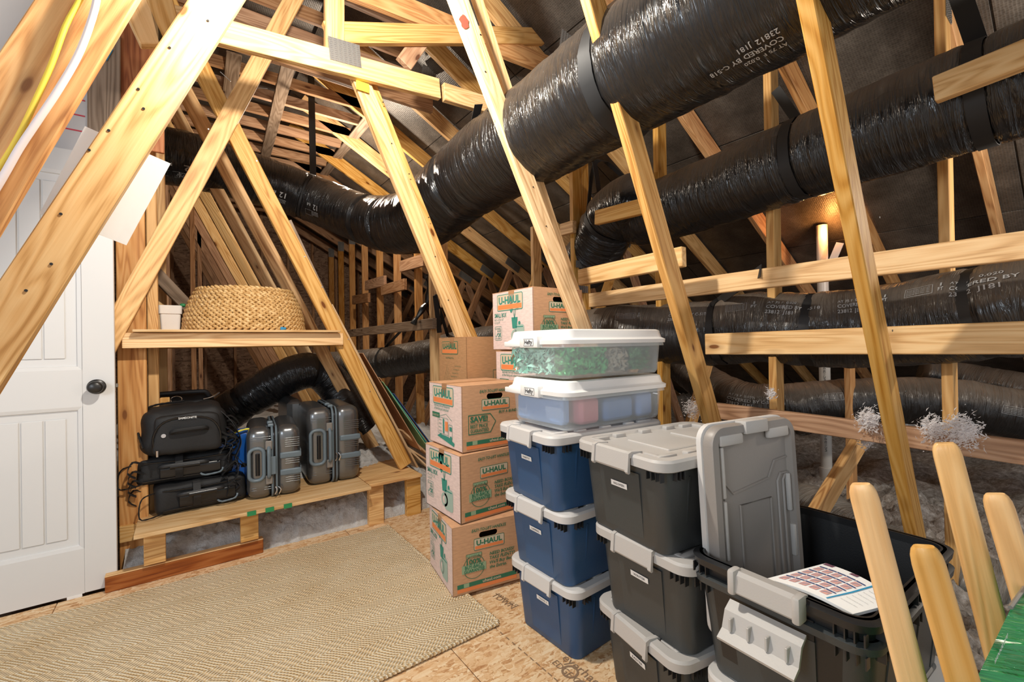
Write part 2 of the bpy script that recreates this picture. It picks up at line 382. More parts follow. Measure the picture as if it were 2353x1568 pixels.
def plate(parent, c, xdir, ydir, w_, h_, m_=None, name='gusset_plate'):
    """toothed metal connector plate"""
    xdir = Vector(xdir).normalized(); ydir = Vector(ydir); ydir = (ydir-xdir*ydir.dot(xdir)).normalized(); n = xdir.cross(ydir)
    if n.dot(Vector(c)-CAM) > 0: ydir, xdir, n = xdir, ydir, -n
    if abs(xdir.cross(ydir).dot(n)-1) > .1: n = xdir.cross(ydir)
    bm = NB(); box(bm, (0, 0, 0), (w_, h_, .0015), mi=1); nx = max(3, int(w_/.020)); ny = max(3, int(h_/.009))
    for i in range(nx):
        for j in range(ny): box(bm, ((i+.5-nx/2)*w_/nx+((j % 2)-.5)*.002, (j+.5-ny/2)*h_/ny, .0015), (w_/nx*.5, h_/ny*.45, .005))
    mw = Matrix((xdir, ydir, n)).transposed().to_4x4(); mw.translation = Vector(c)
    o = mobj(name, bm, [m_ or M_galv, M_galvd2]); o.parent = parent; o.matrix_local = parent.matrix_basis.inverted() @ mw; o['label'] = 'toothed galvanised steel connector plate'
    return o

# ================================================================== THE SETTING
def sheets(name, label, org, ux, uy, n_, nu, nv, su, sv, th, m_, part, gap=.003, stag=0):
    """sheathing laid in sheets: structure object with one child per sheet"""
    ux, uy, n_ = Vector(ux), Vector(uy), Vector(n_)
    mw = Matrix((ux, uy, n_)).transposed().to_4x4(); mw.translation = Vector(org)
    bm = NB(); box2(bm, (0, 0, -th-.012), (nu*su, nv*sv, -th-.001))
    root = mobj(name, bm, m_, None, mw=None); root.matrix_world = mw; tag(root, label, None, None, 'structure')
    b2 = NB(); box(b2, (0, 0, 0), (su-gap, sv-gap, th), .0015)
    me = None
    for i in range(nu):
        for j in range(nv):
            if me is None:
                o = mobj(part, b2, m_, root); me = o.data
            else:
                o = bpy.data.objects.new(part, me); COL.objects.link(o); o.parent = root
            o.location = ((i+.5)*su, (j+.5)*sv, -th/2)
    return root
floor = sheets('floor', 'oriented strand board subfloor with sheet joints', (-2.94, -1.14, 0), (1, 0, 0), (0, 1, 0), (0, 0, 1), 4, 4, 1.24, .985, .018, M_osbfloor, 'floor_sheet')
SL = math.atan(.55); cs, sn = math.cos(SL), math.sin(SL)
def roofz(X): return 4.197-.55*X
ceil = sheets('ceiling', 'dark foil faced roof sheathing sloping down to the right', (.9, -2.0, roofz(.9)), (0, 1, 0), (cs, 0, -sn), (-sn, 0, -cs), 5, 6, 2.3, 1.25, .012, M_foil, 'roof_sheet', .008)
bm = NB(); box2(bm, (-3, -1.5, 3.74), (1.0, 9.2, 3.77)); c2 = tag(mobj('ceiling', bm, M_foil), 'brown roof boarding above the lattice of chords', None, None, 'structure')
bm = NB(); loft(bm, [[Vector((-3.0, y, 2.5)), Vector((-.9, y, 3.75)), Vector((-.9, y, 3.8)), Vector((-3.0, y, 2.55))] for y in (-1.5, 9.2)])
tag(mobj('ceiling', bm, M_foil), 'dark roof slope above the door side', None, None, 'structure')
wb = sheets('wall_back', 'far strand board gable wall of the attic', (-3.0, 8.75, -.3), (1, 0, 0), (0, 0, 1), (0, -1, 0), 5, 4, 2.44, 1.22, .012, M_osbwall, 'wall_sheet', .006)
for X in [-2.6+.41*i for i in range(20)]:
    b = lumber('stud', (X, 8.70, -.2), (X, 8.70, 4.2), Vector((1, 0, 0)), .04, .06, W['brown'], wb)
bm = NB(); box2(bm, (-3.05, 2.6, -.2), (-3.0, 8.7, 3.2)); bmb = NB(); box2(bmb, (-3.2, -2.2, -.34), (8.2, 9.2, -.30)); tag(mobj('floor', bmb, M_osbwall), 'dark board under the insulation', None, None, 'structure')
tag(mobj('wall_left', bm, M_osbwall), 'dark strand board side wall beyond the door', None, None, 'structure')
# wall round the door: white faced board above, door jamb studs
bm = NB(); box2(bm, (-3.0, 2.90, 2.06), (-.30, 2.93, 3.2)); box2(bm, (-3.0, 2.90, 0), (-1.12, 2.93, 2.06))
wd_ = tag(mobj('wall_door', bm, M_wallp), 'grey white faced board above the white door', None, None, 'structure')
bm = NB()
for i, v in enumerate((192, 228, 264, 300, 170)):
    p = on(178, v, 'Y', 2.897); box(bm, (p.x-.012, 2.898, p.z), (.075, .002, .006))
o = mobj('red_marking_lines', bm, M_redl, wd_); o['label'] = 'short red marking lines on the white facing'
# ---- door
DY = 2.80
dr = empty('door_1', (-.26, DY, 0)); tag(dr, 'white panelled attic door with dark knob', None, None, 'structure')
def dbox(bm, x0, z0, x1, z1, y0, y1, bev=0): box2(bm, (x0+.26, y0, z0), (x1+.26, y1, z1), bev)
def mold(bm, x0, z0, x1, z1, w_, y0, y1):
    """picture-frame moulding sloping inwards"""
    def L(d, y): return [Vector((a+.26, y, b)) for a, b in ((x0+d, z0+d), (x1-d, z0+d), (x1-d, z1-d), (x0+d, z1-d))]
    loft(bm, [L(0, y0), L(w_*.3, y0+.004), L(w_*.36, y0+.012), L(w_, y1)], False, False)
bm = NB()
XL, XR = -1.03, -.26; PX0, PX1 = -.915, -.372
zs = [(.012, .215), (.862, 1.03), (1.93, 2.03)]
dbox(bm, XL, .012, PX0, 2.03, 0, .035, .002); dbox(bm, PX1, .012, XR, 2.03, 0, .035, .002)
for a, b in zs: dbox(bm, PX0, a, PX1, b, 0, .035)
dbox(bm, PX0, .2, PX1, .88, .014, .03); dbox(bm, PX0, 1.01, PX1, 1.95, .014, .03)
slab = mobj('door_slab', bm, M_white, dr)
for z0, z1 in ((.215, .862), (1.03, 1.93)):
    bm = NB(); mold(bm, PX0, z0, PX1, z1, .05, 0, .0135); mobj('panel_moulding', bm, M_white, dr, smooth=True, sharp=20)
    n = 6; x0, x1 = PX0+.052, PX1-.052; pw = (x1-x0)/n
    for i in range(n):
        bm = NB(); dbox(bm, x0+i*pw+.0035, z0+.052, x0+(i+1)*pw-.0035, z1-.052, .008, .014, .002); mobj('panel_plank', bm, M_white, dr)
bm = NB()
K = on(222, 889, 'Y', DY); kx, kz = K.x+.26, K.z
prof = [(.034, 0), (.034, -.004), (.030, -.008), (.014, -.010), (.012, -.022), (.020, -.028), (.0265, -.036), (.0285, -.046), (.026, -.055), (.018, -.061), (.001, -.063)]
loft(bm, [[Vector((kx+r*math.cos(2*PI*k/28), y, kz+r*math.sin(2*PI*k/28))) for k in range(28)] for r, y in prof], False, True)
kn = mobj('door_knob', bm, M_bronze, dr, smooth=True); kn['label'] = 'dark bronze round door knob'
bm = NB(); box2(bm, (.0, .006, kz-.03), (.0015, .03, kz+.03)); box2(bm, (.0, .012, kz-.009), (.010, .024, kz+.009), .002); mobj('latch_plate', bm, M_galvd, dr)
bm = NB(); box2(bm, (-.17, -.001, -.001), (-.12, .012, .012)); mobj('door_sweep_clip', bm, M_lab, dr)
# ---- studs behind the door and along the left side (part of the left wall framing)
wl = empty('wall_left_framing', (-.2, 2.9, 0)); tag(wl, 'row of vertical studs behind the door edge', None, None, 'structure')
def studbox(name, x0, y0, x1, y1, z0, z1, m_, parent, bev=.003):
    o = lumber(name, ((x0), y0, z0), ((x0), y0, z1), Vector((1, 0, 0)), x1-x0, y1-y0, m_, parent, bev); return o
studbox('wide_stud', -.262, 2.92, -.149, 2.96, .0, 3.2, W['orange'], wl)['label'] = 'wide flat sawn orange board'
for i, (x0, x1, y, mm) in enumerate(((-.150, -.105, 3.02, 'pine'), (-.175, -.13, 3.5, 'pine'), (-.19, -.145, 4.1, 'brown'), (-.2, -.155, 4.72, 'brown'), (-.2, -.155, 5.3, 'brown'), (-.2, -.155, 5.95, 'brown'), (-.2, -.155, 6.6, 'brown'), (.02, .065, 5.9, 'brown'), (.1, .145, 6.6, 'brown'))):
    studbox('stud', x0+(.0 if i < 1 else .05), y, x1+(.0 if i < 1 else .05), y+.09, 0, 3.0, W[mm], wl)
studbox('stud', -.105, 3.10, -.062, 3.14, 0, .85, W['pine'], wl)
lumber('diagonal_brace', (-.21, 3.3, 1.62), (.14, 3.5, 1.19), Vector((.3, 0, .5)), .07, .038, W['grey'], wl)['label'] = 'grey weathered diagonal brace'
for z in (1.215, 1.16): lumber('wood_scrap', (-.36, 2.90, z+.02), (-.235, 2.905, z-.004), Vector((0, 0, -1)), .012, .03, W['pine'], wl)
lumber('tall_board', on(265, 20, 'Y', 2.9), on(265, 330, 'Y', 2.9), Vector((1, 0, 0)), .19, .02, W['red'], wl)['label'] = 'reddish brown wide board behind the slanted webs'
lumber('tall_board', on(200, 60, 'Y', 2.88), on(200, 310, 'Y', 2.88), Vector((1, 0, 0)), .12, .02, W['grey'], wl)
p = on(232, 116, 'Y', 2.875); bm = NB(); box(bm, (0, 0, 0), (.07, .002, .065)); o = mobj('blue_tag', bm, mat('blue_card', (.03, .22, .36), .6), wl); o.matrix_local = wl.matrix_basis.inverted() @ (Matrix.Translation(p) @ Matrix.Rotation(.35, 4, 'Y')); o['label'] = 'blue printed tag with a round emblem'
P = Print(); P.circ(0, 0, .022, 0, 1, .003); P.text('USA', -.013, -.005, .010, mi=0); q = P.build('tag_emblem', lambda a, b, h: Vector((a, -.0015-h, b)), [M_lab], o)
for a, b, c_ in (((262, -30), (322, 100), 'pale'), ((330, -30), (368, 118), 'pale')):
    lumber('hanging_stub', on(*a, 'Y', 1.9), on(*b, 'Y', 1.9), Vector((1, 0, .3)), .075, .038, W[c_], wl)['label'] = 'short sawn off timber end pointing down'

# ---- insulation
def hill(name, x0, x1, y0, y1, f, m_, step=.035, amp=.05):
    bm = NB(); nx = int((x1-x0)/step); ny = int((y1-y0)/step); G = []
    for i in range(nx+1):
        row = []
        for j in range(ny+1):
            x = x0+(x1-x0)*i/nx; y = y0+(y1-y0)*j/ny
            q = Vector((x*3, y*3, 0)); z = f(x, y)+amp*(mnoise.fractal(q, .8, 2.1, 4))+amp*.45*abs(mnoise.noise(q*5))+amp*.35*mnoise.noise(q*13)+amp*.2*mnoise.noise(q*27)
            row.append(bm.verts.new((x+.01*mnoise.noise(q*7), y+.01*mnoise.noise(q*8), z)))
        G.append(row)
    for i in range(nx):
        for j in range(ny): bm.faces.new((G[i][j], G[i+1][j], G[i+1][j+1], G[i][j+1]))
    return tag(mobj(name, bm, m_, smooth=True, sharp=0), kind='stuff')
def base(x, y): return .02+.05*math.sin(x*2.1+y)+.03*math.sin(y*3)
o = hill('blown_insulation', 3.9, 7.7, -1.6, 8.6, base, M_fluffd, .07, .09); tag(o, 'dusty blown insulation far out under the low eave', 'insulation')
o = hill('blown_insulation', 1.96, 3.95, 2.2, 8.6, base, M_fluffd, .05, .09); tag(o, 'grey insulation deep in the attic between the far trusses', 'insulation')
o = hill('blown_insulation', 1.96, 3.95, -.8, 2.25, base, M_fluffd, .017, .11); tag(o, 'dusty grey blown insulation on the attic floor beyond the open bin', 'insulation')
o = hill('blown_insulation', -.6, 1.96, 3.4, 8.6, lambda x, y: .29, M_fluff, .04, .05); tag(o, 'blown insulation between the trusses behind the bench', 'insulation')
o = hill('blown_insulation', -.24, 1.96, 2.765, 3.42, lambda x, y: .30*min(1, max(0, (y-2.80)/.45))**.8+.022-.12*max(0, (2.81-y)/.045), M_fluff, .011, .05)
tag(o, 'white blown insulation banked up beneath the plywood bench', 'insulation')
M_tuft = mat('insulation_fibre', (.95, .93, .93), .9); t = NT(M_tuft)
ms = t.n('ShaderNodeMixShader', i_Fac=.5); df = t.n('ShaderNodeBsdfDiffuse', i_Color=(.95, .93, .93, 1)); tr = t.n('ShaderNodeBsdfTranslucent', i_Color=(.95, .93, .93, 1)); t.l(df.outputs[0], ms.inputs[1]); t.l(tr.outputs[0], ms.inputs[2]); t.l(ms.outputs[0], t.t.nodes['Material Output'].inputs[0])
def tuft(name, c, r, n, m_, label, sq=(1, 1, 1)):
    bm = NB(); rnd = random.Random(int(c[0]*997+c[2]*31))
    for i in range(n*3):
        d = Vector((rnd.gauss(0, 1)*sq[0], rnd.gauss(0, 1)*sq[1], rnd.gauss(0, 1)*sq[2]))*r*.33
        p = Vector(c)+d; a = Vector((rnd.uniform(-1, 1), rnd.uniform(-1, 1), rnd.uniform(-1, 1))).normalized(); b = a.orthogonal().normalized(); s_ = rnd.uniform(.002, .006)
        L = rnd.uniform(1, 3)
        vs = [bm.verts.new(p+a*s_*L), bm.verts.new(p+b*s_*.5), bm.verts.new(p-a*s_*L*.8+b*.003), bm.verts.new(p-b*s_*.5)]
        q = a.cross(b)*s_*.5
        vs[1].co += q; vs[3].co += q; bm.faces.new(vs)
    o = mobj(name, bm, m_); tag(o, label, 'insulation', None, 'stuff'); return o

# ================================================================== ROOF TRUSSES
TY = [.40+.62*k for k in range(14)]; TY[4] = 2.88
TL = ['roof truss nearest the lens, its long slanted web reaching down behind the open bin', 'roof truss with the rough sawn web, brightly lit along its edge',
      'roof truss with the level collar tie and the wide left web carrying the white paper', 'roof truss with the yellow tag at the top of its slanted web', 'roof truss that carries the basket shelf between its crossed webs']
def tl(k): return TL[k] if k < 5 else '%s roof truss beyond the one that carries the basket shelf' % ('first second third fourth fifth sixth seventh eighth ninth'.split()[k-5])
T = []
for k, Y in enumerate(TY):
    e = empty('roof_truss', (2.15, Y, 0)); tag(e, tl(k), 'truss', 'repeating roof trusses of the attic'); T.append(e)
bpy.context.view_layer.update()
def lab(o, s): o['label'] = s; return o
# rafters following the slope, the vertical posts and far webs
for k, Y in enumerate(TY):
    mm = W['pine'] if k < 4 else W['brown'] if k > 8 else W['pine']
    lumber('rafter', (1.0, Y, roofz(1.0)-.02), (7.4, Y, roofz(7.4)-.02), Vector((-sn, 0, -cs)), .14, .038, W['orange'] if k < 3 else mm, T[k])
    if k in (0, 1, 2, 3):
        u, v = {0: (2153, 400), 1: (1757, 400), 2: (1501, 400), 3: (1310, 560)}[k]; X = on(u, v, 'Y', Y+.038).x
    elif k == 4: X = on(1226, 600, 'Y', Y).x
    elif k == 5: X = on(989, 640, 'Y', Y).x
    elif k == 6: X = on(981, 300, 'Y', Y).x+.25
    else: X = 2.15
    wd = .089
    if k not in (4, 5, 6) or k == 5:
        ztop = roofz(X)-.15 if k != 5 else 1.75
        lumber('post', (X, Y, -.05), (X, Y, ztop), Vector((1, 0, 0)), wd, .038, W['pine'] if k < 7 else W['orange'], T[k])
        if k == 3: lumber('post', (X+.092, Y, -.05), (X+.092, Y, ztop), Vector((1, 0, 0)), wd*.8, .038, W['pine'], T[k])
        if k != 5: plate(T[k], (X+.045, Y-.002, roofz(X)-.19), (1, 0, 0), (0, 0, 1), .10, .16, M_galv if k > 5 else M_galvd)
    if k == 4: lumber('post', (X, Y, .9), (X, Y, 2.1), Vector((1, 0, 0)), wd, .038, W['pine'], T[k])
    if k == 6:
        lumber('post', (2.15, Y, 1.5), (2.15, Y, roofz(2.15)-.15), Vector((1, 0, 0)), wd, .038, W['pine'], T[k])
    if k >= 4:
        lumber('web', (2.45, Y+.002, .05), (3.52, Y+.002, 2.15), Vector((1, 0, -.5)), .089, .038, W['brown'] if k > 6 else W['pine'], T[k])
        lumber('web', (3.60, Y+.002, 2.12), (4.6, Y+.002, .1), Vector((-1, 0, -.5)), .089, .038, W['brown'], T[k])
        plate(T[k], (3.55, Y-.002, 2.16), (cs, 0, -sn), (0, 0, 1), .24, .10, M_galvd)
    else:
        if k == 1: lumber('post', (3.52, Y, -.1), (3.52, Y, 1.0), Vector((1, 0, 0)), .089, .038, W['orange'], T[k])
        if k > 1: lumber('web', (2.42, Y+.04, .05), (2.95, Y+.04, 1.0), Vector((1, 0, -.8)), .089, .038, W['pine'], T[k])
        if k == 0: memY('web', .75, (1915, 1110), (2010, 950), 1, W['pine'], T[k], wd=.10, e1=.22)
# crossed webs E (right leaning) and G (left leaning) for the far trusses
eA, eB = on(444, 160, 'Y', 2.88), on(905, 1050, 'Y', 2.88)
gA, gB = on(650, 0, 'Y', 2.88), on(262, 706, 'Y', 2.88)
for k in range(4, 13):
    Y = TY[k]; d = Vector((0, Y-2.88, 0)); m_ = W['pine'] if k < 6 else W['pale'] if k < 9 else W['brown']
    de = (eB-eA).normalized(); A = eA-de*.5 if k < 6 else eA-de*.9; Bp = eB+de*.11 if k == 4 else eB+de*.25
    o = lumber('web', A+d, Bp+d, Vector((1, 0, .5)), .089, .038, m_, T[k])
    if k == 4: lab(o, 'slanted web running down to the back of the bench')
    dg = (gB-gA).normalized()
    if k == 4:
        o = lumber('web', gA+d-dg*.1-Vector((0, .04, 0)), gB+d+dg*.35-Vector((0, .04, 0)), Vector((1, 0, -.5)), .089, .036, m_, T[k])
        lab(o, 'slanted web ending at the door edge')
    # level chords overhead, the lattice
    for dy in (0, .31): lumber('ceiling_chord', (-2.4, Y+dy, 3.41), (1.45, Y+dy, 3.41), Vector((0, 0, -1)), .089, .038, W['brown'], T[k])
T_top = empty('flat_bracing', (0, 5, 3.31)); tag(T_top, 'dark flat boards lying across the lattice of chords overhead', 'bracing')
bpy.context.view_layer.update()
for (a, b) in (((650, 130), (590, 395)), ((840, 265), (720, 420)), ((520, 120), (500, 330))):
    A, Bq = on(*a, 'Z', 3.312), on(*b, 'Z', 3.312); lumber('flat_board', A, Bq, Vector((1, 0, 0)), .10, .018, W['grey'], T_top)
for zc, x1, yy in ((2.92, 1.5, 2.95), (3.28, 1.5, 3.25)):
    lumber('ceiling_chord', (-1.2, yy, zc), (x1, yy, zc), Vector((0, 0, -1)), .089, .038, W['brown'], T[4])
# ---- big near webs
o = memY('web', .42, (1872, 0), (2112, 1250), 1, W['pine'], T[0], e1=.45, e2=.42); lab(o, 'long slanted web with its bright edge towards the lamp')
o = memY('web', 1.03, (1355, 0), (1632, 975), 1, W['rough'], T[1], e1=.35, e2=.45); lab(o, 'rough sawn slanted web, bright edge and darker face')
bm = NB(); 
o = memY('web', 1.62, (1040, 0), (1326, 752), 1, W['pale'], T[2], e1=.3, e2=.9); lab(o, 'broad slanted web with a red mark near its top')
o = memY('web_scab', 1.66, (1092, 0), (1345, 752), 1, W['pale'], T[2], wd=.05, th=.03, e1=.2, e2=.9)
p = on(1066, 50, 'Y', 1.617); bm = NB(); loft(bm, [[Vector((.020*math.cos(a/14*2*PI)*(1+.3*math.sin(a*2.1)), y, .030*math.sin(a/14*2*PI))) for a in range(14)] for y in (0, -.0006)])
o = mobj('red_crayon_mark', bm, mat('red_crayon', (.62, .07, .04), .8)); o.parent = T[2]; o.matrix_local = T[2].matrix_basis.inverted() @ Matrix.Translation(p)
o = memY('web', 2.24, (806, 170), (1046, 760), 1, W['pale'], T[3], e1=.04, e2=.7); lab(o, 'slanted web split down its length, yellow tag at its top')
memY('web_scab', 2.275, (846, 180), (1079, 758), 1, W['pine'], T[3], wd=.035, th=.03, e1=.02, e2=.7)
a_, b_ = on(818, 184, 'Y', 2.225), on(848, 214, 'Y', 2.225); bm = NB(); box2(bm, (0, 0, 0), (b_.x-a_.x, -.0015, b_.z-a_.z)); o = mobj('yellow_tag', bm, mat('yellow_card', (.85, .80, .04), .6)); o.parent = T[3]; o.matrix_local = T[3].matrix_basis.inverted() @ Matrix.Translation(a_)
o = memY('web', 1.62, (430, 0), (0, 640), 1, W['pale'], T[2], wd=.105, th=.038, e1=.4, e2=.5); lab(o, 'wide pale web crossing in front of the door')
memY('web_scab', 1.66, (522, 0), (-20, 868), 1, W['pine'], T[2], wd=.026, th=.03, e1=.4, e2=.4)
o = memY('web', 1.50, (76, 0), (-60, 205), 1, W['orange'], T[1], wd=.145, th=.030, e1=.5, e2=.6); lab(o, 'brown slanted web in shade with two cables stapled to it')
# collar tie, king post, rising web of the room truss
o = memY('collar_tie', 2.195, (510, 40), (1010, 180), -1, W['pale'], T[3], wd=.108, e1=.3, e2=0); lab(o, 'level collar tie over the room')
o = memY('collar_tie', 2.20, (1031, 192), (1130, 224), -1, W['pale'], T[3], wd=.096, e1=.03, e2=.1); lab(o, 'short spliced end of the collar tie')
memY('king_post', 2.215, (748, -40), (748, 100), 1, W['pine'], T[3], wd=.089, e1=.6, e2=.05)
memY('rising_web', 2.225, (806, 98), (1296, 100), -1, W['pine'], T[3], wd=.10, e1=.1, e2=.05)
plate(T[3], on(793, 120, 'Y', 2.193), (1, 0, .08), (0, 0, 1), .15, .11)
memY('rafter', 2.24, (860, -40), (1100, 60), -1, W['orange'], T[3], wd=.12, e1=.2, e2=.9)
memY('web', 2.27, (965, 60), (925, 115), 1, W['brown'], T[3], wd=.089, e1=.1, e2=.05)
for u, v, Y in ((985, 172, 3.2), (1305, 100, 1.9)): plate(T[3], on(u, v, 'Y', Y), (1, 0, -.2), (0, 0, 1), .12, .12, M_galv)
plate(T[3], on(1335, 608, 'Y', 2.236), (1, 0, 0), (0, 0, 1), .10, .05, M_galvd); plate(T[3], on(1340, 665, 'Y', 2.236), (1, 0, 0), (0, 0, 1), .10, .05, M_galvd)
# nail heads and screws on the near webs (one part per truss)
def nails(k, Y, pts, r=.0035, m_=None):
    bm = NB()
    for u, v in pts:
        p = on(u, v, 'Y', Y)-Vector(T[k].location); loft(bm, [[p+Vector((r*math.cos(2*PI*i/8), y, r*math.sin(2*PI*i/8))) for i in range(8)] for y in (0, -.002)])
    o = mobj('nail_heads', bm, m_ or M_bronze, T[k]); o['label'] = 'scattered nail heads'; tag(o, kind='stuff')
nails(2, 1.62, [(140, 492), (118, 607), (60, 668), (250, 300), (318, 205), (205, 345), (330, 250), (390, 110), (478, 48), (1104, 80), (1115, 165), (1175, 272), (1190, 360), (1225, 430), (1120, 255), (1255, 520)])
nails(0, .42, [(2020, 500), (1990, 330), (2050, 760), (2080, 900)])
nails(4, 2.88, [(530, 262), (479, 297), (471, 354), (430, 438), (590, 370), (700, 590), (740, 660), (800, 780), (850, 900)], .004, M_galv)
nails(3, 2.24, [(880, 235), (900, 330), (940, 400), (985, 500), (1000, 590), (1030, 690)])

# ================================================================== RAILS, BLOCKS, BRACES
def rail(name, label, *a, **k):
    o = memX(name, *a, **k); tag(o, label, 'rail'); return o
rail('long_rail', 'long pale board nailed level across the posts, upper of the two long rails', 2.11, (1352, 675), (2353, 530), W['pale'], e2=.6)
rail('long_rail', 'thick pale board below the upper rail, with its top edge lit', 1.95, (1614, 768), (2353, 738), W['pale'], wd=.096, e1=-.01, e2=.6)
rail('low_rail', 'low dusty rail close above the insulation', 2.11, (1640, 927), (2353, 1015), W['brown'], wd=.075, e2=.6)
rail('short_brace', 'short pale board screwed to the right post near the upper duct', 2.03, (2141, 176), (2353, 88), W['pale'], wd=.085, e2=.6)
rail('short_block', 'short wide pale board with sawn end just left of the rough sawn web', 1.84, (1327, 620), (1566, 566), W['pale'], wd=.092)
rail('short_block', 'narrow block between the posts below the large duct', 2.02, (1366, 484), (1500, 448), W['pine'], wd=.085)
rail('short_block', 'narrow block just left of the doubled post', 2.20, (1286, 515), (1316, 506), W['pine'], wd=.085)
rail('grey_rail', 'grey weathered board with a sawn end nailed across the far posts', 1.66, (801, 758), (994, 731), W['grey'], wd=.089, e1=.5)
for i, (a, b) in enumerate((((838, 646), (882, 633)), ((875, 656), (928, 640)), ((809, 680), (845, 673)), ((918, 600), (972, 583)))):
    rail('nailing_block', 'short block between far posts, ' + ('left of the pair above the grey board', 'right of the pair above the grey board', 'lowest, at the left', 'topmost, just under the black duct')[i], 2.05, a, b, W['brown'], wd=.13)
# ---- cables on the nearest left web
def wire(name, label, pts, Y, r, m_):
    bm = NB(); tube(bm, smoothpath([on(u, v, 'Y', Y) for u, v in pts], .02), r, 10); o = mobj(name, bm, m_, smooth=True); tag(o, label, 'cable'); return o
wire('electric_cable', 'yellow sheathed cable stapled down the brown slanted web', [(215, -60), (178, 10), (150, 62), (118, 150), (85, 225), (55, 290), (28, 340), (-10, 400), (-60, 470)], 1.485, .0060, M_cably)
wire('electric_cable', 'white sheathed cable beside the yellow one', [(228, -70), (222, 0), (205, 62), (178, 130), (135, 205), (85, 280), (45, 340), (5, 410), (-50, 500)], 1.478, .0075, M_cablw)
# ---- white paper tacked behind the wide web
pp = [on(u, v, 'Y', 1.705) for u, v in ((195, 290), (392, 376), (290, 563), (90, 492))]
bm = NB(); n = 8; G = [[bm.verts.new(pp[0].lerp(pp[1], i/n).lerp(pp[3].lerp(pp[2], i/n), j/n)+Vector((0, .008*math.sin(i*.9)*j/n, 0))) for j in range(n+1)] for i in range(n+1)]
for i in range(n):
    for j in range(n): bm.faces.new((G[i][j], G[i+1][j], G[i+1][j+1], G[i][j+1]))
bmesh.ops.solidify(bm, geom=bm.faces[:], thickness=.0006)
tag(mobj('paper_sheet', bm, M_paper, smooth=True), 'blank white paper sheet tacked behind the wide slanted web', 'paper')
# thin wires sticking out of the G web
for a, b, s_ in (((506, 165), (530, 187), 'upper left'), ((588, 202), (615, 204), 'right')):
    bm = NB(); tube(bm, [on(*a, 'Y', 2.86), on(*b, 'Y', 2.86)], .0018, 6); tag(mobj('bent_nail', bm, M_galv), 'long thin nail sticking out at the %s of a slanted web' % s_, 'nail')
# ---- plastic vent pipe
bm = NB(); px_, py_ = 3.98, 1.32
tube(bm, [Vector((px_, py_, z)) for z in (-.02, .5, 1.0, 1.5, 1.99)], .037, 20); pv = mobj('vent_pipe', bm, M_pvc, smooth=True); tag(pv, 'white plastic vent pipe rising through the roof', 'pipe')
bm = NB(); tube(bm, smoothpath([(px_, py_, .12), (px_, py_, .0), (px_-.02, py_-.02, -.05)], .02), .046, 20); o = mobj('elbow', bm, M_pvc, pv, smooth=True)
P = Print()
for i in range(5): P.text('PVC-1120 D-1785', .25+i*.27, -.004, .014, mi=0)
P.build('pipe_print', lambda a, b, h: Vector((px_-math.cos(b/.037+.2)*(.0375+h), py_-math.sin(b/.037+.2)*(.0375+h), a)), [M_ink], pv)
bm = NB(); q = on(1922, 578, 'X', 3.9); box(bm, (0, 0, 0), (.004, .05, .13)); o = mobj('hanging_tag', bm, M_lab); o.location = q; o.rotation_euler = (.35, .1, 0); tag(o, 'small white tag hanging beside the vent pipe', 'tag')

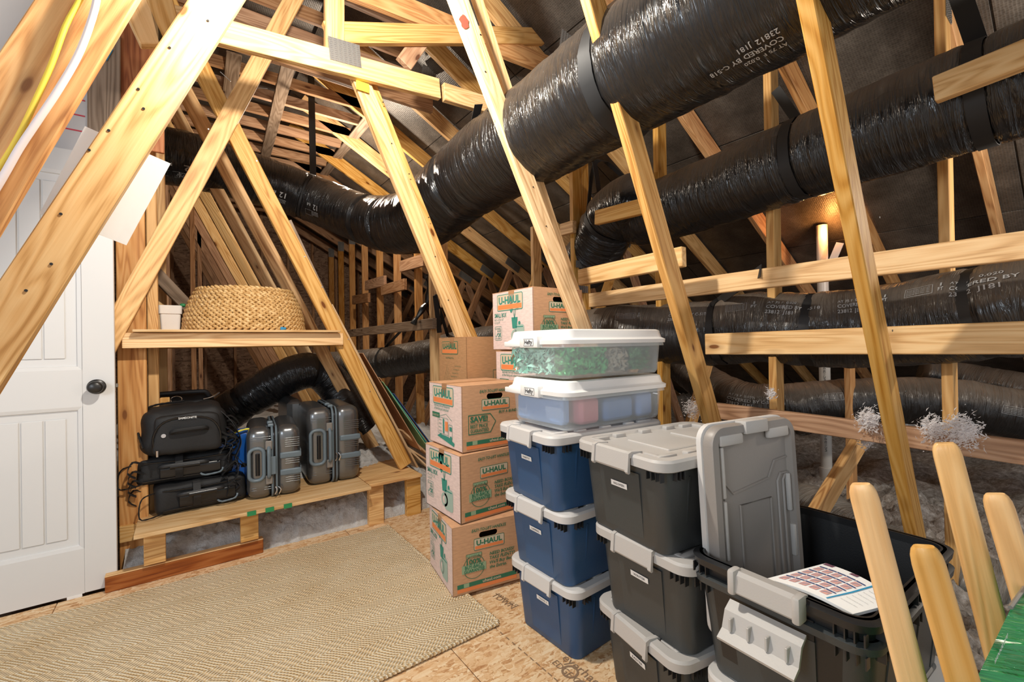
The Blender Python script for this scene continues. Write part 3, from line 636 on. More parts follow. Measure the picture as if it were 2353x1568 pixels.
# ================================================================== DUCTS
def duct(name, label, P, R, m_, joints=(), seed=0, step=.012, n=36, jr=.86, wr=1.0, sq=(1, 1)):
    P = smoothpath(P, step); T_, N, B = frames(P); L = [0]
    for a, b in zip(P, P[1:]): L.append(L[-1]+(b-a).length)
    R_ = R if callable(R) else (lambda s: R)
    def rad(s, th):
        r = R_(s)
        for j in joints: r *= 1-(1-jr)*math.exp(-((s-j)/.022)**2)
        q = Vector((math.cos(th)*2.2+seed, math.sin(th)*2.2, s*9+math.sin(th)*1.2))
        r *= 1+.030*wr*mnoise.noise(q)+.016*wr*mnoise.noise(Vector((math.cos(th)*3+seed, math.sin(th)*3, s*34+th*.4)))
        for j in joints:
            r *= 1+.035*math.exp(-((s-j)/.10)**2)*mnoise.noise(Vector((th*9, s*6, seed)))
        return r
    V = []; F = []; UV = []
    for i in range(len(P)):
        for k in range(n):
            th = 2*PI*k/n; V.append(P[i]+(N[i]*math.cos(th)*sq[0]+B[i]*math.sin(th)*sq[1])*rad(L[i], th))
    for i in range(len(P)-1):
        for k in range(n):
            a = i*n+k; b = i*n+(k+1) % n; F.append((a, b, b+n, a+n)); UV.append([(L[i], k/n*2*PI*.2), (L[i], (k+1)/n*2*PI*.2), (L[i+1], (k+1)/n*2*PI*.2), (L[i+1], k/n*2*PI*.2)])
    F.append(tuple(range(n))[::-1]); UV.append([(0, 0)]*n); F.append(tuple((len(P)-1)*n+k for k in range(n))); UV.append([(0, 0)]*n)
    me = bpy.data.meshes.new(name); me.from_pydata(V, [], F); me.materials.append(m_)
    uvl = me.uv_layers.new(name='UVMap'); fl = [c for f in UV for q in f for c in q]; uvl.data.foreach_set('uv', fl)
    for p in me.polygons: p.use_smooth = True
    o = bpy.data.objects.new(name, me); COL.objects.link(o); tag(o, label, 'duct')
    def f(s, th, h=0):
        s = max(0, min(L[-1]-.001, s)); i = min(len(P)-2, int(s/L[-1]*(len(P)-1)))
        while i > 0 and L[i] > s: i -= 1
        while i < len(P)-2 and L[i+1] < s: i += 1
        t_ = (s-L[i])/(L[i+1]-L[i]); p = P[i].lerp(P[i+1], t_); nn = N[i].lerp(N[i+1], t_); bb = B[i].lerp(B[i+1], t_)
        return p+(nn*math.cos(th)*sq[0]+bb*math.sin(th)*sq[1])*(rad(s, th)+h)
    def s_at(u, v):
        best = None
        for i, p in enumerate(P):
            c = p-CAM; d = c.dot(fw)
            if d <= .1: continue
            uu = CX+CF*c.dot(rt)/d; vv = CY+CF*c.dot(dn)/d; e = (uu-u)**2+(vv-v)**2
            if best is None or e < best[0]: best = (e, L[i])
        return best[1]
    def th_cam(s):
        """angle of the side turned to the room"""
        i = min(len(P)-1, int(s/L[-1]*(len(P)-1))); d = (Vector((0, .9, CH))-P[i]); return math.atan2(d.dot(B[i]), d.dot(N[i]))
    return o, f, s_at, th_cam, L[-1]
def band(parent, f, s, wd=.05, name='tie_band', a0=0, a1=2*PI, m_=None, h=.004, slant=0, top=False):
    bm = NB(); n = 40; R1 = []
    for k in range(n+1):
        th = a0+(a1-a0)*k/n; ss = s+slant*math.cos(th)
        R1.append([bm.verts.new(f(ss-wd/2, th, h)), bm.verts.new(f(ss+wd/2, th, h)), bm.verts.new(f(ss+wd/2, th, h+.003)), bm.verts.new(f(ss-wd/2, th, h+.003))])
    for a, b in zip(R1, R1[1:]):
        for i in range(4): bm.faces.new((a[i], a[(i+1) % 4], b[(i+1) % 4], b[i]))
    return mobj(name, bm, m_ or M_tie, parent, smooth=True)
def hanger(parent, P, side, wd=.045, name='hanging_strap'):
    bm = NB(); ribbon(bm, smoothpath(P, .05), side, wd, .003); return mobj(name, bm, M_tie, parent)
def dprint(parent, f, s, th, kind='12', size=.05, R=.22, flip=1):
    """pale print running round the sleeve"""
    P = Print()
    if kind == '12':
        P.text('12', .0, 0, size, mi=0); P.text('R-8', size*2.0, .0, size*.5, mi=0)
        for i in range(3): P.text('FLEXIBLE DUCT INSULATION'[i*3:i*3+14], -.01, size*1.35+i*.014, .008, mi=0)
        P.rrect(size*1.4, size*1.3, size*3.6, size*2.4, .002, 0, 1, .0012)
    elif kind == 'box':
        P.rrect(0, 0, size*2.6, size*1.2, .002, 0, 1, .0014)
        for i in range(4): P.text('AIR DUCT MATERIAL CLASS 1 TEST', size*.15, size*.2+i*size*.22, size*.1, mi=0)
        P.text('FT', size*3.1, size*.2, size*.45, mi=0); P.rect(size*3.3, size*.8, size*3.5, size*1.3, 0)
    else:
        P.text('COVERED BY C-518', 0, 0, size*.5, mi=0); P.text('AT 75 F  0.020', .0, size*.8, size*.4, mi=0); P.text('23812  J181', 0, -size*.8, size*.5, mi=0)
    o = P.build('printed_marks', lambda a, b, h: f(s+flip*a, th-flip*b/R, .0022+h), [M_print], parent); o['label'] = 'pale printed duct markings'
    o['kind'] = 'stuff'; return o
# big supply duct, high
P1 = [at(250, 345, 3.2), at(400, 362, 3.3), at(530, 395, 3.6), at(650, 432, 3.85), at(740, 466, 3.95), at(850, 508, 3.75), at(930, 515, 3.4), (1.41, 2.85, 2.05), (1.40, 2.3, 2.12), (1.40, 1.6, 2.14), (1.39, .9, 2.16), (1.38, .2, 2.17), (1.40, -.6, 2.2)]
D1, f1, s1, c1_, L1 = duct('large_flexible_duct', 'largest black flexible duct, sweeping from the door side up over the bins', P1, lambda s: .205 if s < 1.9 else .205+.022*min(1, (s-1.9)/.6), M_film, seed=3)
jj = [s1(905, 520), s1(1075, 430), s1(1440, 175)]
bpy.data.objects.remove(D1)
D1, f1, s1, c1_, L1 = duct('large_flexible_duct', 'largest black flexible duct, sweeping from the door side up over the bins', P1, lambda s: .205 if s < 1.9 else .205+.026*min(1, (s-1.9)/.6), M_film, joints=[s1(705, 450), s1(850, 512)]+jj, seed=3)
for u, v in ((905, 520), (1075, 430)): band(D1, f1, s1(u, v), .035, h=-.006, slant=.03)
band(D1, f1, s1(1440, 175), .045, 'strap_band', slant=.02)
s_ = s1(705, 450); band(D1, f1, s_, .04, 'strap_band')
tp = f1(s_, 0); hanger(D1, [tp+Vector((0, 0, -.02)), tp+Vector((0, 0, .3)), tp+Vector((0, .02, 1.0)), tp+Vector((0, .03, 1.05))], (1, 0, 0), .055)
s_ = s1(1075, 430); tp = f1(s_, .3); hanger(D1, [tp, tp.lerp(on(1100, 240, 'Y', 2.0), 1.0)], (1, .4, 0), .045)
for u, v, th in ((655, 430, .2), (770, 470, .2), (430, 365, .2)): dprint(D1, f1, s1(u, v)+.02, c1_(s1(u, v))-.1+th, '12', .045, .21, -1)
s_ = L1-1.12; dprint(D1, f1, s_, c1_(s_)+.62, 'x', .034, .23, -1)['kind'] = 'stuff'
# second duct, over the posts
P2 = [at(1335, 620, 3.4), at(1378, 560, 3.2), at(1408, 500, 3.0), at(1460, 468, 2.85), (2.40, 1.78, 1.93), (2.38, 1.3, 1.94), (2.35, .9, 1.96), (2.33, .45, 1.98), (2.32, 0, 2.0), (2.3, -.6, 2.05)]
D2, f2, s2, c2_, L2 = duct('flexible_duct', 'black flexible duct crossing behind the posts above the long rails', P2, .19, M_film2, seed=8)
jn = [s2(1400, 510), s2(1840, 360), s2(2230, 150)]; bpy.data.objects.remove(D2)
D2, f2, s2, c2_, L2 = duct('flexible_duct', 'black flexible duct crossing behind the posts above the long rails', P2, .19, M_film2, joints=jn, seed=8)
s_ = jn[1]; band(D2, f2, s_, .045, 'strap_band'); tp = f2(s_, 0); hanger(D2, [tp, on(1782, 205, 'Y', 1.0)], (0, 1, 0))
s_ = jn[0]; band(D2, f2, s_, .03, 'strap_band'); hanger(D2, [f2(s_, 0), on(1366, 372, 'Y', 2.1)], (1, 0, 0)); hanger(D2, [f2(s_, 1.2), on(1372, 370, 'Y', 2.2), on(1440, 412, 'Y', 2.3)], (1, 0, 0), .03)
band(D2, f2, jn[2], .05, 'strap_band'); hanger(D2, [f2(jn[2], 0), on(2190, -60, 'X', 2.3)], (0, 1, 0), .06)
# third duct behind the long rails
P3 = [at(700, 845, 5.4), at(840, 838, 5.0), at(960, 822, 4.6), at(1110, 800, 4.0), at(1270, 785, 3.5), at(1400, 770, 3.0), at(1500, 768, 2.85), at(1640, 765, 2.6), at(1750, 752, 2.42), at(1870, 758, 2.25), at(2020, 750, 2.08), at(2200, 728, 1.85), at(2353, 705, 1.68), at(2600, 680, 1.5)]
D3, f3, s3, c3_, L3 = duct('flexible_duct', 'dusty printed black duct lying level behind the lower long rail', P3, .188, M_film2, seed=15)
jn = [s3(1655, 760), s3(1865, 758), s3(2270, 720), s3(890, 835)]; bpy.data.objects.remove(D3)
D3, f3, s3, c3_, L3 = duct('flexible_duct', 'dusty printed black duct lying level behind the lower long rail', P3, lambda s: .19 if s > 2.2 else .17, M_film2, joints=jn, seed=15, wr=1.2, jr=.92)
for j in jn: band(D3, f3, j, .04, 'strap_band' if j == jn[0] else 'tie_band', h=-.004 if j != jn[0] else .003)
hanger(D3, [f3(jn[0], c3_(jn[0])*.5, .004), f3(jn[0]+.02, .2), on(1748, 622, 'X', 2.10)], (.4, .2, .9), .06)
for u, k, th in ((1430, 'box', .3), (1560, 'x', .2), (1700, 'box', .35), (1780, 'x', .25), (1930, 'x', .3), (2000, 'box', .35), (2130, 'box', .2), (2250, 'x', .2)): dprint(D3, f3, s3(u, 760), c3_(s3(u, 760))*.6+th*.3, k, .036, .19, 1)
s_ = jn[3]; tp = f3(s_, 0); hanger(D3, [tp, on(936, 745, 'X', 1.7)], (1, 0, 0), .035)
# hanging straps near the tall post
H1 = on(1000, 680, 'Y', 3.42); bm = NB(); ribbon(bm, [H1, on(1010, 765, 'Y', 3.42)], (1, 0, 0), .045, .003); ribbon(bm, [H1, on(1030, 775, 'Y', 3.7)], (1, 0, 0), .03, .003); loft(bm, [[H1+Vector((.012*math.cos(a), y, .012*math.sin(a))) for a in [i*PI/4 for i in range(8)]] for y in (0, -.02)])
tag(mobj('hanging_strap', bm, M_tie), 'black nylon strap screwed to the tall post behind the kraft boxes', 'strap')
bm = NB(); tube(bm, smoothpath([on(u, v, 'Y', 3.6) for u, v in ((977, 635), (984, 640), (985, 670), (981, 695), (975, 705), (955, 735), (950, 745))], .03), lambda i: .022+.008*math.sin(i*1.3), 8)
tag(mobj('plastic_wrap_strap', bm, M_btrim, smooth=True), 'twisted shiny black plastic strap left of the tall post', 'strap')
# low ducts by the insulation
P5 = [at(1560, 830, 4.2), at(1620, 880, 3.8), at(1700, 922, 3.4), at(1800, 932, 3.2), at(1900, 925, 3.1), at(2050, 920, 3.0), at(2200, 928, 2.85), at(2353, 955, 2.7), at(2600, 985, 2.5)]
D5, f5, s5, c5_, L5 = duct('flexible_duct', 'slim black duct low over the insulation behind the low rail', P5, .155, M_film2, joints=[], seed=22, wr=1.8)
for u in (1660, 1850, 2050, 2300): band(D5, f5, s5(u, 925), .02, h=-.01)
for u, k in ((1880, 'box'), (2280, 'box'), (1700, 'x')): dprint(D5, f5, s5(u, 925), c5_(s5(u, 925)), k, .04, .155, 1)
P5 = [at(2120, 862, 3.7), at(2200, 876, 3.6), at(2353, 905, 3.3), at(2600, 960, 3.0)]
duct('flexible_duct', 'dusty grey duct behind the slim one at the far right', P5, .15, M_film2, seed=31, wr=1.8)
P6 = [at(1790, 1145, 2.9), at(1870, 1168, 2.6), at(1960, 1215, 2.35), at(2080, 1268, 2.15), at(2200, 1320, 2.0), at(2353, 1390, 1.85), at(2560, 1480, 1.6)]
duct('flexible_duct', 'silvery grey duct lying on the floor behind the open bin', P6, lambda s: .135+.02*math.sin(s*7), M_filmg, seed=41, wr=2.2, sq=(.8, 1.05))
P6 = [at(1770, 1080, 5.2), at(1850, 1010, 5.0), at(1930, 960, 4.9), at(1990, 925, 4.8)]
duct('flexible_duct', 'thin black duct rising out of the insulation beside the vent pipe', P6, .13, M_film, seed=44, n=20)
# duct behind the bench
P7 = [at(440, 1010, 3.15), at(520, 950, 3.2), at(600, 900, 3.25), at(670, 862, 3.3), at(725, 852, 3.4), at(765, 882, 3.5), at(790, 925, 3.5), at(830, 985, 3.6)]
D7, f7, s7, c7_, L7 = duct('flexible_duct', 'black flexible duct arching down behind the luggage on the bench', P7, .135, M_film, seed=50)
jn = [s7(725, 850), s7(560, 925)]; bpy.data.objects.remove(D7)
D7, f7, s7, c7_, L7 = duct('flexible_duct', 'black flexible duct arching down behind the luggage on the bench', P7, lambda s: .135, M_film, joints=jn, seed=50, wr=1.3)
for j in jn: band(D7, f7, j, .03, h=-.004)
tp = f7(jn[0], 0); hanger(D7, [tp, tp+Vector((0, 0, .10))], (1, 0, 0), .03); bm = NB(); box(bm, f7(jn[0], 0)+Vector((0, 0, .06)), (.05, .03, .07), .012); mobj('tie_tail', bm, M_tie, D7)
# fluffy insulation caught on the timbers
for (u, v, X, r, n, s_) in ((1995, 965, 2.08, .05, 260, 'on the low rail just left of the nearest truss web'), (1990, 1010, 2.2, .035, 130, 'on the diagonal web under the low rail'), (2145, 985, 2.08, .055, 220, 'on the low rail left of the right post'), (2212, 990, 2.08, .06, 420, 'hanging below the low rail right of the post'), (1772, 905, 2.08, .03, 60, 'on the second post above the low rail'), (1590, 940, 2.4, .07, 240, 'beside the foot of the rough sawn web')):
    tuft('insulation_tuft', on(u, v, 'X', X), r, n, M_tuft, 'tuft of white insulation caught ' + s_, (1, 1, 1.2))

# ================================================================== RUG
bm = NB(); nx, ny = 150, 60; x0, x1, y0, y1 = -2.4, .99, 1.465, 2.655; G = []
for i in range(nx+1):
    G.append([bm.verts.new((x0+(x1-x0)*i/nx+(.006*mnoise.noise(Vector((j*.5, 3, 0))) if i == nx else 0), y0+(y1-y0)*j/ny+(.008*mnoise.noise(Vector((i*.25, 0, 0))) if j in (0, ny) else 0), .016+.004*mnoise.noise(Vector((i*.08, j*.15, 1))))) for j in range(ny+1)])
for i in range(nx):
    for j in range(ny): bm.faces.new((G[i][j], G[i+1][j], G[i+1][j+1], G[i][j+1]))
bd = [G[i][0] for i in range(nx+1)]+[G[nx][j] for j in range(1, ny+1)]+[G[i][ny] for i in range(nx-1, -1, -1)]+[G[0][j] for j in range(ny-1, 0, -1)]
lo = [bm.verts.new((v.co.x, v.co.y, .001)) for v in bd]
for i in range(len(bd)): bm.faces.new((bd[i], lo[i], lo[(i+1) % len(bd)], bd[(i+1) % len(bd)]))
rug = mobj('woven_rug', bm, M_rug, smooth=True, sharp=60); tag(rug, 'large natural jute rug in herringbone weave covering the floor', 'rug')
bm = NB(); n = 190
for k, (a, b) in enumerate((((x0, y0-.004), (x1+.004, y0-.004)), ((x1+.004, y0), (x1+.004, y1+.004)))):
    L_ = (Vector(b)-Vector(a)).length; tube(bm, [Vector((a[0]+(b[0]-a[0])*i/(L_/.008), a[1]+(b[1]-a[1])*i/(L_/.008), .011)) for i in range(int(L_/.008)+1)], lambda i: .0075+.0022*(i % 2), 7)
o = mobj('bound_edge', bm, M_rug, rug, smooth=True); o['label'] = 'corded rug edge'
# stamped ink on the subfloor
P = Print()
def stamp(u, v, s_, h_, rot):
    q = on(u, v, 'Z', .0); P.text(s_, q.x, q.y, h_, mi=0, rot=rot, bold=.0)
stamp(1128, 1370, 'TOWN', .030, -PI/2+.1); stamp(1140, 1368, 'PANEL CUT', .018, -PI/2+.1); stamp(1290, 1515, 'eyerhaeuser', .036, -PI/2); stamp(1268, 1525, 'EDGE GOLD', .025, -PI/2)
q = on(1310, 1545, 'Z', 0); P.circ(q.x, q.y, .03, 0, 1, .008); P.circ(q.x-.02, q.y-.07, .03, 0, 1, .008)
for i in range(16):
    q = on(1085+i*14, 1400+i*12, 'Z', 0); P.rect(q.x, q.y, q.x+.004, q.y+.02, 0)
o = P.build('floor_stamp', lambda a, b, h: Vector((a, b, .0012+h*.3)), [mat('faded_ink', (.27, .17, .10), .8)]); o.parent = floor; o.matrix_parent_inverse = floor.matrix_basis.inverted(); o['label'] = 'faded grading stamp'; o['kind'] = 'stuff'

# ================================================================== BENCH AND LUGGAGE
be = empty('plywood_bench', (0, 2.7, 0)); tag(be, 'low plywood bench on short timber legs holding the luggage', 'bench')
def part(name, parent, m_, a, b, bev=.002, label=None, rz=0, smooth=False, seg=1):
    c = Vector([(a[i]+b[i])/2 for i in range(3)]); bm = NB(); box(bm, (0, 0, 0), [abs(b[i]-a[i]) for i in range(3)], bev, seg)
    o = mobj(name, bm, m_, parent, smooth=smooth); o.location = c-(parent.location if parent is not None else Vector()); o.rotation_euler = (0, 0, rz)
    if label: o['label'] = label
    return o
def bx_(name, a, b, m_, label, cat, bev=.002):
    c = Vector([(a[i]+b[i])/2 for i in range(3)]); bm = NB(); box(bm, (0, 0, 0), [abs(b[i]-a[i]) for i in range(3)], bev); o = mobj(name, bm, m_); o.location = c; return tag(o, label, cat)
part('top_panel', be, W['ply'], (-.19, 2.655, .252), (.90, 3.28, .27))
part('top_panel', be, W['pine'], (.905, 2.70, .252), (1.25, 3.30, .27))
for u0, u1, vv, z0 in ((330, 381, 1260, .09), (553, 594, 1200, .09), (848, 882, 1150, 0), (935, 967, 1130, 0)):
    a = on(u0, vv, 'Y', 2.74); b = on(u1, vv, 'Y', 2.74); part('leg', be, W['pine'], (a.x, 2.74, z0), (b.x, 2.778, .252))
part('ledger', be, W['pale'], (-.26, 2.90, .17), (-.02, 2.94, .25))
for u in (568, 610, 652): a = on(u, 1180-(u-568)*.23, 'Y', 2.654); part('green_tape', be, M_grtape, (a.x, 2.651, .250), (a.x+.04, 2.66, .272), 0)
pl_ = bx_('floor_plank', (-.30, 2.76, .0), (.34, 2.80, .075), W['red'], 'reddish brown plank on edge along the floor under the bench legs', 'plank', .004)
pb = part('top_edge', pl_, W['pale'], (-.30-.02, .0, 0), (0, 0, 0)) if False else None
bm = NB(); box(bm, (0, 0, .0385), (.64, .044, .004), .001); mobj('pale_top_edge', bm, W['pale'], pl_)

def rbox(bm, size, r, cuts=8, amp=0, fr=8, seed=0, M=None, fz=None):
    """soft rounded box centred on the origin"""
    t_ = bmesh.ops.create_cube(bm, size=1.0); vs = t_['verts']; es = list(set(e for v in vs for e in v.link_edges))
    before = set(bm.verts)-set(vs)
    bmesh.ops.subdivide_edges(bm, edges=es, cuts=cuts, use_grid_fill=True)
    for v in [v for v in bm.verts if v not in before]:
        p = Vector([v.co[i]*size[i] for i in range(3)])
        inner = Vector([max(-(size[i]/2-r), min(size[i]/2-r, p[i])) for i in range(3)])
        # spread: push to the rounded surface
        q = Vector([v.co[i]*2 for i in range(3)]); m_ = max(abs(c) for c in q); d = p-inner
        if d.length > 1e-6: p = inner+d.normalized()*min(r, max(r, 0))
        if amp: p += p.normalized()*amp*mnoise.noise(p*fr+Vector((seed, 0, 0)))+Vector((0, 0, amp*.5*mnoise.noise(p*fr*2.3+Vector((0, seed, 0)))))
        if fz: p = fz(p)
        v.co = (M @ p) if M is not None else p
def softbag(name, label, loc, size, rz, m_, seed, r=.04, amp=.012, tilt=0, fz=None):
    root = empty(name, loc, rz); root.rotation_euler = (tilt, 0, rz); tag(root, label, 'bag')
    bm = NB(); rbox(bm, size, r, 14, amp, 9, seed, Matrix.Translation((0, 0, size[2]/2)), fz); mobj('body', bm, m_, root, smooth=True, sharp=0)
    return root
def zipline(root, pts, name='zip', r=.0035, m_=None):
    bm = NB(); tube(bm, smoothpath(pts, .012), lambda i: r*(1+.35*(i % 2)), 6); return mobj(name, bm, m_ or M_btrim, root, smooth=True)
def grip(root, p0, p1, out, m_=M_btrim, r=.009, name='handle', n=8):
    p0, p1, out = Vector(p0), Vector(p1), Vector(out)
    bm = NB(); tube(bm, smoothpath([p0, p0+out*.8+(p1-p0)*.06, p0+out+(p1-p0)*.2, p0+out+(p1-p0)*.8, p0+out*.8+(p1-p0)*.94, p1], .01), r, n); return mobj(name, bm, m_, root, smooth=True)
def strap(root, pts, wd=.03, side=(1, 0, 0), name='strap', m_=None):
    bm = NB(); ribbon(bm, smoothpath(pts, .015), side, wd, .003); return mobj(name, bm, m_ or M_nylon, root)
# three soft rolling bags in a pile, one more on top
def rollbag(label, x, y, z, rz, seed, size):
    R_ = softbag('travel_bag', label, (x, y, z), size, rz, M_nylon, seed, .035, .010); w_, d_, h_ = size; f = -d_/2
    for s_ in (-1, 1):
        zipline(R_, [(-w_/2+.03, f-.002, h_*(.5+.33*s_)), (0, f-.010, h_*(.5+.30*s_)), (w_/2-.03, f-.002, h_*(.5+.33*s_))])
    bm = NB(); rbox(bm, (w_*.62, .02, h_*.42), .009, 6, .002, 20, seed, Matrix.Translation((.02, f-.006, h_*.42))); mobj('moulded_base', bm, M_btrim, R_, smooth=True)
    grip(R_, (-w_*.26, f-.005, h_*.62), (w_*.22, f-.005, h_*.62), (0, -.028, .01), M_nyl2, .010)
    bm = NB(); tube(bm, [Vector((-w_*.16, f-.034, h_*.64)), Vector((w_*.14, f-.034, h_*.64))], .013, 10); mobj('grip_sleeve', bm, M_btrim, R_, smooth=True)
    strap(R_, [(-.03, f+.01, h_+.004), (-.03, f-.012, h_*.95), (-.03, f-.042, h_*.6), (-.03, f-.02, h_*.2)], .032)
    zipline(R_, [(.06, f-.02, h_*.24), (.08, f-.026, h_*.16), (w_*.35, f-.024, h_*.2), (w_*.38, f-.018, h_*.34)], 'skid_rail', .004, M_hsg)
    for s_ in (-1, 1):
        bm = NB(); loft(bm, [[Vector((s_*(w_/2-.02)+dx, f+.05+.024*math.cos(2*PI*k/16), .026+.024*math.sin(2*PI*k/16))) for k in range(16)] for dx in (-.012, .012)]); mobj('wheel', bm, M_btrim, R_, smooth=True)
    for i in range(7):
        a = Vector((w_/2-.01, f+.04+.03*i, h_*(.3+.09*(i % 5)))); zipline(R_, [a, a+Vector((.03+.01*(i % 3), -.02, .02*(-1)**i)), a+Vector((.02, -.05, -.035))], 'loose_cord', .0028)
    zipline(R_, [(-w_/2+.02, f+.03, h_*.8), (-w_/2-.05, f-.0, h_*.7), (-w_/2-.06, f-.01, h_*.1), (-w_/2-.02, f-.02, -.0+h_*.06), (-w_/2+.03, f+.0, h_*.1)], 'cord_loop', .003)
    return R_
rollbag('black rolling bag at the bottom of the pile on the bench', .065, 3.10, .272, .06, 1, (.40, .46, .15))
rollbag('black rolling bag in the middle of the pile', .015, 3.12, .425, -.03, 5, (.42, .44, .14))
B3 = softbag('backpack', 'black backpack with an arched front pocket lying on the pile', (.0, 3.06, .565), (.37, .40, .25), .03, M_nylon, 9, .075, .016)
f = -.20
bm = NB(); rbox(bm, (.29, .05, .19), .022, 10, .007, 14, 3, Matrix.Translation((.01, f-.012, .115)), lambda p: Vector((p.x*(1-.18*max(0, p.z/.19)), p.y, p.z+(.012*(1-(p.x/.15)**2) if p.z > 0 else 0)))); mobj('front_pocket', bm, M_nylon, B3, smooth=True)
zipline(B3, [(-.125, f-.02, .03), (-.13, f-.035, .12), (-.09, f-.038, .185), (0, f-.04, .205), (.10, f-.038, .185), (.145, f-.035, .12), (.15, f-.02, .03)], 'pocket_zip', .004)
grip(B3, (-.06, f-.04, .13), (.09, f-.04, .135), (0, -.025, .012), M_nylon, .010, 'pocket_handle')
P = Print(); P.text('SAMSONITE', -.03, .196, .010, mi=0); P.build('stitched_badge', lambda a, b, h: Vector((a, f-.047-h*2, b)), [M_lab], B3)
bm = NB(); tube(bm, [Vector((-.115, f-.045, .05)), Vector((-.115, f-.045, .02))], .005, 8); mobj('zip_pull', bm, M_chrome, B3)
bm = NB(); loft(bm, [[Vector((-.09+.010*math.cos(2*PI*k/14), y, .12+.010*math.sin(2*PI*k/14))) for k in range(14)] for y in (f-.036, f-.042)]); mobj('round_rivet', bm, M_chrome, B3)
zipline(B3, [(-.17, f+.02, .06), (-.19, f+.08, .15), (-.15, f+.12, .25), (0, f+.14, .27)], 'main_zip', .005)
strap(B3, [(.15, f+.05, .22), (.21, f+.02, .14), (.25, f+.04, .03), (.22, f+.02, -.06), (.26, f+.0, -.10), (.23, f-.03, -.05)], .04, (0, 1, 0), 'shoulder_strap')
for i in range(9):
    a = Vector((.17, f+.03+.02*i, .04+.022*(i % 6))); strap(B3, [a, a+Vector((.04, -.02, .02)), a+Vector((.06+.01*(i % 3), -.01, -.03)), a+Vector((.03, .0, -.06))], .02, (0, 1, .3), 'loose_strap')
B4 = softbag('duffel_bag', 'black duffel with a steel ring, behind and above the backpack', (-.03, 3.36, .60), (.38, .30, .25), .1, M_nylon, 14, .08, .022)
bm = NB(); tube(bm, [Vector((-.02+.026*math.cos(a), -.155, .225+.020*math.sin(a))) for a in [2*PI*i/24 for i in range(25)]], .003, 8); mobj('d_ring', bm, M_chrome, B4, smooth=True)
bm = NB(); tube(bm, smoothpath([(.11, -.15, .215), (.15, -.155, .225), (.19, -.15, .25)], .01), .005, 8); mobj('snap_hook', bm, M_chrome, B4, smooth=True)
grip(B4, (-.13, -.13, .235), (.14, -.13, .235), (0, -.02, .03), M_nyl2, .012); zipline(B4, [(-.17, -.12, .17), (0, -.155, .16), (.17, -.12, .17)], 'zip', .004)
strap(B4, [(-.17, -.1, .18), (-.21, -.14, .08), (-.20, -.18, -.04), (-.23, -.15, -.1)], .04, (0, 1, 0), 'shoulder_strap')
Bb = softbag('insulated_tote', 'shiny blue zip top bag squeezed between the black bags and the silver case', (.238, 3.02, .275), (.20, .14, .37), .1, M_bluev, 21, .03, .012)
zipline(Bb, [(-.11, -.07, .355), (-.03, -.085, .365), (.04, -.08, .378), (.12, -.07, .365)], 'yellow_piping', .0045, M_yel); zipline(Bb, [(.09, -.085, .34), (.105, -.09, .2), (.07, -.09, .08)], 'side_piping', .004, M_yel)
rn = random.Random(12)
for i in range(12):
    a = Vector((.16+rn.uniform(-.02, .03), f+.02+rn.uniform(-.04, .05), rn.uniform(-.22, .16)))
    strap(B3, [a, a+Vector((rn.uniform(.02, .06), -.02, rn.uniform(-.02, .05))), a+Vector((rn.uniform(.03, .07), -.03, -.04)), a+Vector((rn.uniform(.0, .04), -.02, -.08))], rn.uniform(.012, .028), (rn.uniform(-.4, .4), 1, rn.uniform(-.5, .5)), 'loose_strap')
for i in range(5):
    a = Vector((-.17, f+.02+.02*i, -.02-.05*i)); strap(B3, [a, a+Vector((-.04, -.02, .02)), a+Vector((-.06, -.02, -.03)), a+Vector((-.03, -.01, -.06))], .018, (0, 1, .3), 'loose_strap')
bx_('shallow_bag', (.40, 3.32, .27), (.60, 3.6, .60), M_nylon, 'dark bag standing behind the smaller silver case', 'bag', .03)
